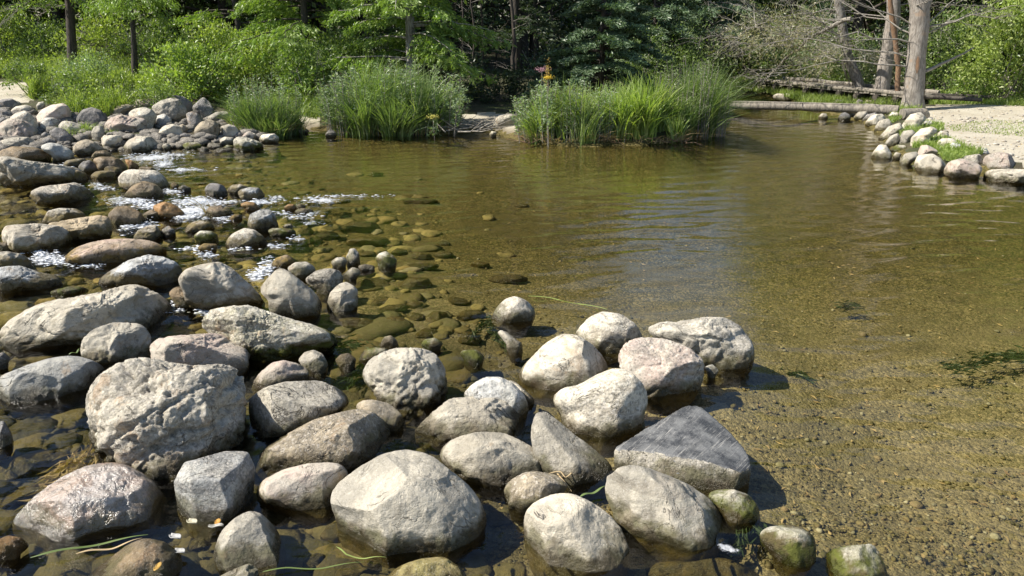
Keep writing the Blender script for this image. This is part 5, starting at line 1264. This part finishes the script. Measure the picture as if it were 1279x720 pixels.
# ash tree hanging in from the upper right
e = empty('ash_tree', (0, 0, 0), 'tree with yellow green hanging leaf sprays at the upper right corner', 'tree')
p = gp(1330, 120, .3); e.location = (p[0], 16.6, .2); rg = np.random.default_rng(77); b = MB(); b.tube([[0, 0, 0], [0, 0, 2], [.1, 0, 5], [.1, .1, 8]], [.13, .11, .08, .03], 9, jitter=.1); b.build('trunk', BK['dark'], e)
b = MB(); C = []; D = []
for i in range(46):
    z = rg.uniform(1.6, 6.0); az = pi + rg.normal(0, .9); Q = limb_pts([0, 0, z], az, rg.uniform(1.0, 2.4), .15, rg, 8, .25, .08); b.tube(Q, np.linspace(.022, .005, 8), 4, cap=False)
    for j in range(2, 8):
        for _ in range(4):
            dr = rg.normal(0, 1, 3); dr[2] = -.35; dr /= np.linalg.norm(dr); ln = rg.uniform(.16, .30)
            for s_ in range(7):
                for sd in (-1, 1):
                    pn = Q[j] + dr * ln * (s_ + 1) / 7; side = np.cross(dr, [0, 0, 1]) * sd; C.append(pn + side * .035 + rg.normal(0, .006, 3)); D.append(side + dr * .4 + np.array([0, 0, -.3]))
b.build('limbs', BK['dark'], e); C = np.array(C); leaves_obj('crown', C, np.array(D), .075 * rg.uniform(.8, 1.2, len(C)), .030, LM['yellow'], e, rg)

# ================================================================== grasses and sedges
def clump(px0, px1, by, ty, mat, label, n, w=.014, lean=.35, name='sedge_clump', cat='sedge', depth=.9, straw=120, dist=None, extra=None, edge=0):
    pm, z = ground_at((px0 + px1) / 2, by)
    X0 = gp(px0, by, max(z, .02))[0]; X1 = gp(px1, by, max(z, .02))[0]; Y = pm[1] + depth / 2
    ht = zpx(ty, Y) - z; e = empty(name, ((X0 + X1) / 2, Y, z), label, cat)
    W = (X1 - X0) / 2; rg2 = np.random.default_rng(int(px0 + by)); a = rg2.uniform(0, 6.28, n); r_ = np.sqrt(rg2.random(n))
    nt_ = max(6, n // 130); ta = rg2.uniform(0, 6.28, nt_); tr_ = np.sqrt(rg2.random(nt_)); tx = tr_ * np.cos(ta) * W * .84; ty_ = tr_ * np.sin(ta) * depth * .46
    th_ = rg2.uniform(.62, 1.12, nt_) * (1 - .35 * tr_ ** 3); kk = rg2.integers(0, nt_, n); tuft = rg2.normal(0, .055, (n, 2)) * rg2.uniform(.5, 1.8, nt_)[kk][:, None]
    base = np.stack([tx[kk] + tuft[:, 0], ty_[kk] + tuft[:, 1], np.zeros(n)], -1); tl = rg2.normal(0, .22, (nt_, 2)); a = np.arctan2(tuft[:, 1], tuft[:, 0]); r_ = np.minimum(1, np.hypot(tuft[:, 0], tuft[:, 1]) / .09)
    hz_, _ = height(base[:, :2] + np.array([(X0 + X1) / 2, Y])); base[:, 2] = np.maximum(hz_, -.05) - z - .02
    h = ht * th_[kk] * rg2.uniform(.5, 1.1, n)
    ln = np.stack([np.cos(a) * r_ * .8 + rg2.normal(0, .55, n), np.sin(a) * r_ * .6 + rg2.normal(0, .5, n)], -1) * lean * h[:, None] + tl[kk] * h[:, None]
    wild = rg2.random(n) < .16; ln[wild] *= 2.1
    ln[:, 1] -= .10 * h
    V, F = blades(base, h, ln, w * rg2.uniform(.6, 1.3, n), rg2, 5, .8); link('blades', mk_mesh('blades', V, F), LM[mat], e)
    if straw:
        a = rg2.uniform(0, 6.28, straw); bs = np.stack([np.cos(a) * W * .9, np.sin(a) * depth * .45, np.full(straw, 0.0)], -1)
        V, F = blades(bs, rg2.uniform(.1, .35, straw), np.stack([np.cos(a) * .3 + rg2.normal(0, .15, straw), np.sin(a) * .2 - .1], -1), .012, rg2, 4); link('dry_stalks', mk_mesh('dry', V, F), LM['straw'], e)
    return e, W, ht, Y
def leafy(e, W, ht, depth, n, mat, leaf, asp, xr=(-1, 1), zr=(.2, 1.0), seed=1, name='foliage', stems=40):
    rg2 = np.random.default_rng(seed); C = []; D = []; b = MB()
    for i in range(stems):
        x = rg2.uniform(*xr) * W; y = rg2.uniform(-.5, .5) * depth; hh = ht * rg2.uniform(zr[0] + (zr[1] - zr[0]) * .4, zr[1]) * (1 - .3 * abs(x / W) ** 2)
        P = np.array([[x, y, 0], [x * 1.03, y, hh * .5], [x * 1.1 + rg2.normal(0, .05), y + rg2.normal(0, .05), hh]]); b.tube(P, [.006, .005, .002], 4, cap=False)
        m_ = n // stems; q = rg2.uniform(.25, 1, m_); B = np.stack([np.interp(q, [0, .5, 1], P[:, k]) for k in range(3)], -1); az = rg2.uniform(0, 6.28, m_); dr = np.stack([np.cos(az), np.sin(az), rg2.uniform(-.1, .8, m_)], -1)
        C.append(B + dr * leaf * .6); D.append(dr)
    b.build('stems', BK['twig'], e); C = np.concatenate(C); leaves_obj(name, C, np.concatenate(D), leaf * rg2.uniform(.6, 1.3, len(C)), leaf * asp, LM[mat], e, rg2)

e1, W, ht, Y = clump(392, 572, 171, 74, 'sedge', 'big rounded clump of dark green sedge and willow shoots at the water', 4200, .020, .38, depth=1.5, straw=200)
leafy(e1, W, ht, 1.3, 8600, 'willow', .085, .24, seed=2, stems=190)
e2, W, ht, Y = clump(284, 362, 168, 88, 'sedge', 'clump of tall arching grass at the right end of the left rock pile', 2200, .014, .45, name='grass_clump', cat='grass clump', depth=.9)
leafy(e2, W, ht, .7, 1700, 'willow', .06, .3, seed=3, stems=50)
# reed island: several plants
e3, W, ht, Y = clump(735, 872, 181, 90, 'reed', 'tall bright reeds with broad blades in the middle of the island', 1900, .034, .30, name='reed_clump', cat='reeds', depth=1.3, straw=220)
e4, W, ht, Y = clump(648, 790, 180, 98, 'reed', 'leafy tangle of weeds and grass at the left half of the island', 1900, .020, .40, name='weed_clump', cat='weeds', depth=1.1, straw=260)
leafy(e4, W, ht, 1.0, 6600, 'willow', .06, .34, seed=4, stems=150)
e5, W, ht, Y = clump(825, 914, 174, 70, 'sedge', 'dense dark green willowy clump at the right end of the island', 2600, .012, .25, name='willow_clump', cat='willow', depth=1.3, straw=60)
leafy(e5, W, ht, 1.2, 5200, 'mid', .07, .2, xr=(-.95, .95), seed=5, stems=150)
e6, W, ht, Y = clump(668, 700, 170, 88, 'willow', 'tall thin weed with narrow leaves at the upper left of the island', 120, .01, .2, name='wildflower', cat='wildflower', depth=.3, straw=0)
leafy(e6, W, ht * 1.02, .3, 420, 'willow', .085, .22, seed=6, stems=9)
def flower(px, py, Y, col, label, nm, r=.05, tall=.0):
    d = rays(px, py); p = np.array([0, 0, H]) + d * (Y / d[1]); g = float(height(p[None, :2])[0][0]); e = empty('wildflower', (p[0], p[1], g), label, 'wildflower')
    hh = p[2] - g; b = MB(); b.tube([[0.02, 0, 0], [0, 0.02, hh * .5], [0, 0, hh]], [.006, .005, .004], 5); b.build('stem', BK['twig'], e)
    m = M_(nm); t = NT(m); t.fin(t.n('ShaderNodeBsdfPrincipled', {'Base Color': (*col, 1), 'Roughness': .8}).outputs[0]); rg2 = np.random.default_rng(int(px)); n = 260
    C = rg2.normal(size=(n, 3)) * np.array([r, r, r * .35 + tall]) + np.array([0, 0, hh - tall]); leaves_obj('flower_head', C, rg2.normal(size=(n, 3)), .018, .013, m, e, rg2)
    leaves_obj('leaves', np.stack([rg2.normal(0, .05, 50), rg2.normal(0, .05, 50), rg2.uniform(.3, .9, 50) * hh], -1), rg2.normal(size=(50, 3)), .10, .022, LM['willow'], e, rg2)
flower(677, 87, 12.9, (.40, .22, .26), 'dusty pink flower head above the left of the island', 'petals_pink')
flower(684, 84, 12.7, (.40, .28, .06), 'tall yellow brown flower spike above the left of the island', 'petals_ochre', .022, .09)
flower(685, 97, 12.6, (.60, .42, .03), 'small yellow flower spray below the tall yellow brown spike', 'petals_yellow', .035)
flower(541, 146, 13.5, (.55, .50, .12), 'pale yellow flower cluster low on the big sedge clump', 'petals_pale', .05)
# island brown foot
b = MB(); rg = np.random.default_rng(8)
for _ in range(90):
    px = rg.uniform(652, 860); p = gp(px, 180, .03); a = rg.uniform(0, 6.28); ln = rg.uniform(.1, .35)
    Q = np.array([[0, 0, 0], [math.cos(a) * ln * .5, math.sin(a) * ln * .3, rg.uniform(0, .1)], [math.cos(a) * ln, math.sin(a) * ln * .6, rg.uniform(-.02, .12)]]) + p + np.array([0, rg.uniform(.05, .5), 0]); b.tube(Q, [.006, .005, .003], 4, cap=False)
tag(b.build('root_litter', BK['rust']), 'brown roots and dead stalks along the foot of the island', 'litter', kind='stuff')
# driftwood twigs on the landing
b = MB()
for _ in range(34):
    px = rg.uniform(556, 618); p = gp(px, rg.uniform(154, 168), .05); a = rg.normal(0, .5) + (pi if rg.random() < .5 else 0); ln = rg.uniform(.25, .8)
    Q = np.array([[0, 0, .03], [math.cos(a) * ln * .5, math.sin(a) * ln * .4, rg.uniform(.04, .16)], [math.cos(a) * ln, math.sin(a) * ln * .8, rg.uniform(.0, .3)]]) + p; b.tube(Q, [.012, .009, .004], 5, cap=False)
tag(b.build('brush_pile', BK['twig']), 'heap of bare dead twigs at the water beside the landing', 'brush pile', kind='stuff')

# ground cover fields (nobody could count)
def field(name, polypx, n, h, w, mat, label, leaves=0, leafsz=.05, z=0.0, lean=.4):
    P = np.array([p_ for p_ in polypx], float); lo, hi = P.min(0), P.max(0); B = []
    while len(B) < n:
        q = np.stack([rng.uniform(lo[0], hi[0], 4000), rng.uniform(lo[1], hi[1], 4000)], -1); q = q[sdf(q, P) < 0]; B += list(q)
    B = np.array(B[:n]); W = gp(B[:, 0], B[:, 1], .25)
    for _ in range(4):
        hh, dd2 = height(W[:, :2]); W = np.array([0, 0, H]) + rays(B[:, 0], B[:, 1]) * ((np.maximum(hh, 0) - H) / rays(B[:, 0], B[:, 1])[:, 2])[:, None]
    ok = dd2 > .02; W = W[ok]; m_ = len(W); h_ = rng.uniform(h[0], h[1], m_) * (.8 + .5 * fbm(W * 1.3, 2, 7))
    V, F = blades(W, h_, rng.normal(0, lean, (m_, 2)) * h_[:, None], w, rng, 4); Vs, Fs = V, F
    me = mk_mesh(name, V, F)
    o = link(name, me, LM[mat]); tag(o, label, 'grass', kind='stuff')
    if leaves:
        k = rng.integers(0, m_, leaves); C = W[k] + np.stack([rng.normal(0, .04, leaves), rng.normal(0, .04, leaves), h_[k] * rng.uniform(.3, .95, leaves)], -1)
        q_, f_ = quads(C, rng.normal(size=(leaves, 3)) + [0, 0, .4], leafsz * rng.uniform(.6, 1.4, leaves), leafsz * .5, rng); o2 = link('weeds', mk_mesh('weeds', q_, f_, False), LM['bright']); tag(o2, label.replace('grass', 'leafy weeds'), 'weeds', kind='stuff')
field('meadow_grass', [(-260, 66), (60, 75), (180, 92), (245, 118), (250, 131), (190, 137), (140, 148), (90, 150), (45, 142), (40, 124), (60, 112), (20, 100), (-260, 104)], 25000, (.25, .75), .016, 'turf', 'bright meadow grass on the bank behind the left rocks', 22000, .06)
field('bank_grass', [(240, 118), (400, 112), (420, 140), (395, 150), (352, 140), (300, 140), (250, 132)], 5000, (.15, .4), .013, 'turf', 'shaded grass between the rock pile and the beach', 2500)
field('stream_grass', [(905, 95), (945, 96), (985, 108), (1060, 118), (1120, 127), (1140, 134), (1060, 134), (1000, 131), (960, 117), (905, 112)], 8000, (.08, .25), .013, 'turf', 'bright short grass between the walkway and the log')
field('far_bank_grass', [(905, 80), (960, 84), (1080, 96), (1110, 104), (1060, 106), (940, 97), (905, 97)], 5000, (.25, .6), .016, 'turf', 'tall light grass behind the walkway')
field('path_side_grass', [(1165, 124), (1279, 128), (1300, 134), (1225, 131), (1160, 131)], 2500, (.06, .22), .012, 'turf', 'thin grass along the far side of the path')
field('thin_path_grass', [(1180, 158), (1240, 150), (1330, 152), (1330, 175), (1240, 168), (1190, 164)], 2200, (.015, .05), .01, 'turf', 'thin patchy grass growing on the sandy path')
for k, (pts, n, lab) in enumerate((([(1108, 150), (1118, 140), (1148, 133), (1150, 140), (1130, 148), (1112, 155)], 1500, 'low green grass on the bank at the end of the log'),
       ([(1122, 172), (1135, 158), (1150, 152), (1175, 158), (1180, 162), (1160, 168), (1145, 172), (1130, 175)], 1300, 'green grass between the cream boulders of the right bank'),
       ([(1138, 185), (1150, 172), (1185, 176), (1205, 188), (1228, 192), (1215, 198), (1190, 203), (1178, 200), (1165, 186)], 2400, 'green grass tuft strip behind the waterline boulders of the right bank'))):
    field('bank_grass', pts, n, (.06, .18), .012, 'turf', lab, 500, .035)
clump(68, 114, 172, 146, 'turf', 'small bright grass tuft growing on the left rock pile', 260, .012, .7, name='grass_tuft', cat='grass tuft', depth=.4, straw=0)
clump(126, 142, 168, 156, 'turf', 'tiny grass tuft between the lilac boulder and blocky stone', 90, .01, .6, name='grass_tuft', cat='grass tuft', depth=.2, straw=0)
clump(252, 272, 272, 258, 'turf', 'grass blades caught on the left of the brown oval stone', 40, .009, .9, name='grass_tuft', cat='grass tuft', depth=.1, straw=12)

# ================================================================== log bridge and walkway
lp = [(845, 127.5), (912, 131), (1000, 133), (1080, 135.5), (1122, 138)]
dz = [17.9, 17.4, 16.7, 16.1, 15.75]; P = []
for (x, y), ds in zip(lp, dz): d = rays(x, y + .5); P.append(np.array([0, 0, H]) + d * (ds / d[1]))
P = np.array(P); o0 = P[2].copy(); Pf, q = fine(P - o0, 60); b = MB(); b.tube(Pf, np.linspace(.072, .102, 60) * (1 + .06 * fbm(Pf * 1.5, 3, 5)), 20, jitter=.14); lg = link('log_bridge', None, loc=tuple(o0)); tag(lg, 'long weathered log lying across the stream mouth as a footbridge', 'log')
b.build('log', BK['wood'], lg)
bb = MB(); # hewn flat tread along the log
T = []; wv = .07
for p in Pf[::2]: T.append([p + np.array([0, -wv, .088]), p + np.array([0, wv, .088])])
T = np.array(T); V = np.concatenate([T.reshape(-1, 3), T.reshape(-1, 3) - np.array([0, 0, .03])]); m_ = len(T)
F = [];
for i in range(m_ - 1): F += [[2 * i, 2 * i + 1, 2 * i + 3, 2 * i + 2]]; F += [[2 * i + 2 * m_, 2 * i, 2 * i + 2, 2 * i + 2 + 2 * m_]]; F += [[2 * i + 1, 2 * i + 1 + 2 * m_, 2 * i + 3 + 2 * m_, 2 * i + 3]]
bb.add(V, F); bb.build('hewn_tread', BK['wood'], lg, smooth=False)
d = rays(1143, 147); s0 = ground_at(1140, 149)[0]
b = MB(); b.tube([[-.22, 0, .10], [.22, .1, .10]], .10, 14, jitter=.08); tag(b.build('cut_log', BK['wood'], loc=tuple(s0)), 'short cut log end resting on the path beside the log bridge', 'log')

# wooden walkway: two lanes of cross boards with gaps, on side beams
A_ = gp(940, 102, .42); A_[2] = 0; ds = 21.3; d = rays(940, 102); A_ = np.array([0, 0, H]) + d * (ds / d[1]); d = rays(1130, 121); B_ = np.array([0, 0, H]) + d * (17.1 / d[1]); d = rays(1222, 127); E_ = np.array([0, 0, H]) + d * (16.9 / d[1]); E_[2] = B_[2] - .05
wk = link('walkway', None, loc=tuple(B_)); tag(wk, 'low weathered plank walkway leading from the trees to the path', 'walkway')
dirv = (A_ - B_); Lw = np.linalg.norm(dirv); dirv /= Lw; side = np.cross(dirv, [0, 0, 1]); side /= np.linalg.norm(side)
if side[1] < 0: side = -side
def box(mb, c, ax, ay, az, sx, sy, sz):
    V = [c + ax * sx * i + ay * sy * j + az * sz * k for i in (-.5, .5) for j in (-.5, .5) for k in (-.5, .5)]
    mb.add(V, [[0, 1, 3, 2], [4, 6, 7, 5], [0, 4, 5, 1], [2, 3, 7, 6], [0, 2, 6, 4], [1, 5, 7, 3]])
up = np.cross(side, dirv); up = up if up[2] > 0 else -up
b = MB(); rgw = np.random.default_rng(5)
for lane, off in (('a', 0), ):
    n = int(Lw / .155)
    for i in range(n):
        box(b, dirv * (i + .5) * .155 + side * (.55 + rgw.normal(0, .015)) + up * rgw.normal(0, .004), dirv, side, up, .135, 1.05, .04)
b.build('deck_boards', BK['wood'], wk, smooth=False)
for off in (.05, 1.08):
    b = MB(); Q = np.linspace(0, 1, 16)[:, None] * dirv * Lw + side * off + up * .05; Q += rgw.normal(0, .008, Q.shape); b.tube(Q, .05, 10, jitter=.08); b.build('edge_log', BK['wood'], wk)
for i in range(9):
    b = MB(); c0 = dirv * Lw * (.05 + i / 9); b.tube([c0 + side * -.02 - up * .09, c0 + side * 1.15 - up * .09], .07, 8, jitter=.1); b.build('cross_bearer', BK['darkwood'], wk)
b = MB(); Q = np.stack([np.zeros(3), (E_ - B_) * .5 + [0, 0, .01], E_ - B_]) + side * .1; b.tube(Q, .045, 8, jitter=.1); Q2 = Q + side * .8; b.tube(Q2, .04, 8, jitter=.1); b.build('edge_log', BK['darkwood'], wk)

# ================================================================== small near things
def blade_at(pts, w, mat, label, z=.015, cat='grass blade', name='loose_stalk', zs=None):
    P = np.array([gp(x, y, z if zs is None else zs[i]) for i, (x, y) in enumerate(pts)]); o0 = P[0].copy(); Pf, q = fine(P - o0, 24)
    Pf[:, 2] += .006 * np.sin(q * 9); T = np.gradient(Pf, axis=0); T /= np.linalg.norm(T, axis=1, keepdims=True); S_ = np.cross(T, [0, 0, 1]); S_ /= np.linalg.norm(S_, axis=1, keepdims=True) + 1e-9
    ww = w * .5 * np.minimum(1, np.minimum(q * 8 + .15, (1 - q) * 3 + .05))[:, None]
    V = np.concatenate([Pf - S_ * ww, Pf + np.array([0, 0, w * .18]), Pf + S_ * ww]); m_ = len(Pf); i = np.arange(m_ - 1)
    F = np.concatenate([np.stack([i, i + 1, i + m_ + 1, i + m_], -1), np.stack([i + m_, i + m_ + 1, i + 2 * m_ + 1, i + 2 * m_], -1)])
    o = link(name, mk_mesh(name, V, F), LM[mat], loc=tuple(o0)); tag(o, label, cat); return o
blade_at([(38, 697), (90, 685), (140, 676), (185, 669)], .013, 'mid', 'long green reed blade lying on the water below the wet domed boulder', .02)
blade_at([(95, 692), (140, 684), (178, 673)], .010, 'straw', 'dry brown stalk lying beside the long green reed blade', .02)
blade_at([(322, 716), (360, 710), (400, 709), (455, 703)], .007, 'mid', 'thin green stalk floating at the bottom right of the egg shaped stone', .012)
blade_at([(420, 683), (432, 693), (455, 697), (482, 697)], .006, 'reed', 'short curved green stalk floating under the big round boulder', .012)
blade_at([(724, 621), (740, 615), (757, 608)], .012, 'sedge', 'short green blade lodged between the blotched boulder and the rough sloping one', .03)
blade_at([(683, 566), (695, 588), (705, 603), (714, 615)], .008, 'straw', 'dry straw stalk draped beside the wedge shaped boulder', .05, 'straw', 'straw_stalk')
blade_at([(684, 592), (700, 590), (706, 596), (728, 578)], .006, 'straw', 'curled thin straw at the foot of the wedge shaped boulder', .06, 'straw', 'straw_stalk')
blade_at([(660, 370), (690, 373), (722, 379), (758, 387)], .012, 'reed', 'pale straw stalk floating alone right of the lone pale boulder', .006, 'straw', 'straw_stalk')
blade_at([(86, 443), (95, 440), (100, 436)], .010, 'sedge', 'green blade stuck between the flat greenish white boulder and the blocky stone', .05)
blade_at([(72, 628), (110, 610)], .004, 'straw', 'thin twig under the water at the left', -.03, 'twig', 'twig')
def curl(px, py, sx, sy, label, col, z=.03):
    p = gp(px, py, z); g = np.linspace(-1, 1, 9); U, V_ = np.meshgrid(g, g); w_ = sx / FPX * p[1] * .8; h_ = sy / FPX * p[1] * 1.1
    s_ = np.sqrt(np.clip(1 - U ** 2 * .9, .05, 1)); X = U * w_; Y_ = V_ * s_ * h_; Z = .25 * w_ * (V_ ** 2) + .12 * w_ * np.sin(U * 3) 
    V = np.stack([X, Y_, Z], -1).reshape(-1, 3); i, j = np.meshgrid(np.arange(8), np.arange(8), indexing='ij'); F = np.stack([i * 9 + j, i * 9 + j + 1, i * 9 + j + 10, i * 9 + j + 9], -1).reshape(-1, 4)
    m = M_('dry_leaf'); t = NT(m); tc = t.n('ShaderNodeTexCoord').outputs['Object']; t.fin(t.n('ShaderNodeBsdfPrincipled', {'Base Color': t.mix(t.ramp(t.noise(tc, 60, 3), .4, .6), col, tuple(k * .7 for k in col)), 'Roughness': .6}).outputs[0])
    o = link('dead_leaf', mk_mesh('dead_leaf', V, F), m, loc=tuple(p)); o.rotation_euler = (0, 0, R((px * 37) % 60 - 30)); sd = o.modifiers.new('thickness', 'SOLIDIFY'); sd.thickness = .002; tag(o, label, 'leaf')
curl(219, 671, 13, 5, 'pale curled dead leaf at the right foot of the wet domed boulder', (.36, .36, .35))
curl(224, 689, 12, 5, 'crumpled whitish dead leaf right of the blotchy wet stone', (.34, .34, .33))
curl(270, 658, 14, 3, 'pale strip of dead leaf under the angular white block', (.36, .35, .31))
curl(272, 652, 5, 6, 'small orange dead leaf under the angular white block', (.5, .26, .05))
curl(197, 708, 5, 9, 'orange brown dead leaf lying on the blotchy wet stone', (.42, .25, .05), .10)
curl(240, 652, 11, 5, 'cream curled dead leaf in the shade left of the angular white block', (.45, .42, .3))
# water weed streamers
def weed(pts, n, wpx, label, mat='dark', z=-.02, name='water_weed'):
    P = np.array([gp(x, y, z) for x, y in pts]); o0 = P.mean(0); Pf, q = fine(P - o0, 30); rg2 = np.random.default_rng(int(pts[0][0])); w_ = wpx / FPX * o0[1]
    k = rg2.integers(0, 28, n); C = Pf[k] + rg2.normal(0, 1, (n, 3)) * np.array([w_, w_ * 2.2, .012]); D = (Pf[k + 1] - Pf[k]) / (np.linalg.norm(Pf[k + 1] - Pf[k], axis=1, keepdims=True) + 1e-9) + rg2.normal(0, .35, (n, 3)) * [1, 1, .2]
    C[:, 2] = np.minimum(C[:, 2], -.012 - o0[2]); o = leaves_obj(name, C, D, .09, .012, LM[mat], None, rg2, tuple(o0)); return tag(o, label, 'water weed')
weed([(1186, 458), (1215, 456), (1245, 447), (1279, 444), (1300, 440)], 300, 4, 'dark green water weed trailing under the surface at the right edge', 'dark', -.17)
weed([(985, 470), (1000, 468), (1014, 474)], 70, 3, 'small dark clump of weed on the pool bottom right of the cluster', 'dark', -.20)
weed([(1050, 384), (1065, 382), (1080, 386)], 60, 2.5, 'small dark patch of weed on the pool bottom farther out', 'dark', -.20)
weed([(922, 690), (930, 670), (940, 655), (955, 672)], 60, 4, 'green algae strands between the two mossy stones at the lower right', 'dark', -.03)
weed([(400, 440), (440, 430), (470, 445), (430, 480)], 300, 6, 'green algae strands around the stones left of the crumpled boulder', 'dark', -.04)
weed([(60, 600), (90, 590), (105, 570)], 260, 10, 'thin brown weed strands left of the huge craggy boulder', 'straw', -.03)
weed([(590, 420), (610, 400), (620, 420), (640, 445)], 180, 3, 'green algae around the lone pale boulder', 'dark', -.05)

# grit, small stones and dead leaves on the sandy paths; dead leaves and twigs on the pool bottom
pq = np.stack([rng.uniform(1090, 1330, 3000), rng.uniform(129, 214, 3000)], -1); pw = gp(pq[:, 0], pq[:, 1], .18); ok = (sdf(pw[:, :2], path_r) < -.05); pw = pw[ok][:700]
MPB = rock_mat('path_pebble', (.40, .37, .31), (.26, .23, .19), (.5, .46, .4), moss=0)
tag(scatter_stones('path_pebbles', pw[:, :2], rng.gamma(2, .008, len(pw)).clip(.005, .045), 1, MPB, lift=.4), 'small loose pebbles strewn on the sandy path', 'pebbles', kind='stuff')
lx = rng.uniform(620, 1290, 900); ly = rng.uniform(240, 715, 900); lw = gp(lx, ly, -.2); ok = sdf(lw[:, :2], SH) < -.3; lw = lw[ok][:420]; hz2, _ = height(lw[:, :2]); lw[:, 2] = hz2 + .012
kx = rng.uniform(1090, 1300, 300); ky = rng.uniform(131, 212, 300); kw_ = gp(kx, ky, .18); ok = sdf(kw_[:, :2], path_r) < 0; kw_ = kw_[ok]; hz2, _ = height(kw_[:, :2]); kw_[:, 2] = hz2 + .012
CC = np.concatenate([lw, kw_]); DD = rng.normal(size=(len(CC), 3)); DD[:, 2] *= .1
lt = leaves_obj('leaf_litter', CC, DD, .045 * rng.uniform(.4, 1.4, len(CC)), .014, LM['straw']); tag(lt, 'dead leaves and twig bits lying on the pool bottom and the path', 'leaf litter', kind='stuff')

# ================================================================== world, sun, camera
W_ = bpy.data.worlds.new("World"); S.world = W_; W_.use_nodes = True; nt = W_.node_tree; nt.nodes.clear()
SUN_EL, SUN_AZ = R(47), R(-97)      # azimuth clockwise from +Y
sky = nt.nodes.new('ShaderNodeTexSky'); sky.sky_type = 'NISHITA'; sky.sun_disc = False; sky.sun_elevation = SUN_EL; sky.sun_rotation = SUN_AZ; sky.air_density = 1.0; sky.dust_density = .7; sky.ozone_density = 2.0
bg = nt.nodes.new('ShaderNodeBackground'); bg.inputs[1].default_value = .085; wo = nt.nodes.new('ShaderNodeOutputWorld'); nt.links.new(sky.outputs[0], bg.inputs[0]); nt.links.new(bg.outputs[0], wo.inputs[0])
sd = bpy.data.lights.new('sun', 'SUN'); sd.energy = 5.0; sd.angle = R(.5); sd.color = (1, .94, .84); so = bpy.data.objects.new('sun', sd); COL.objects.link(so)
to = Vector((math.sin(SUN_AZ) * math.cos(SUN_EL), math.cos(SUN_AZ) * math.cos(SUN_EL), math.sin(SUN_EL))); so.rotation_euler = to.to_track_quat('Z', 'Y').to_euler(); so.location = to * 60
cd = bpy.data.cameras.new('camera'); cd.sensor_width = 36; cd.lens = 36 * FPX / 1279; cd.clip_end = 2000; cd.clip_start = .05
co = bpy.data.objects.new('camera', cd); COL.objects.link(co); co.location = (0, 0, H); co.rotation_euler = (R(90) - PITCH, 0, 0); S.camera = co
S.view_settings.view_transform = 'Standard'; S.view_settings.look = 'None'; S.view_settings.gamma = 1; S.view_settings.exposure = .8
S.cycles.max_bounces = 8; S.cycles.transparent_max_bounces = 12; S.cycles.diffuse_bounces = 3; S.cycles.glossy_bounces = 3; S.cycles.caustics_reflective = False; S.cycles.caustics_refractive = False
S.cycles.use_denoising = True
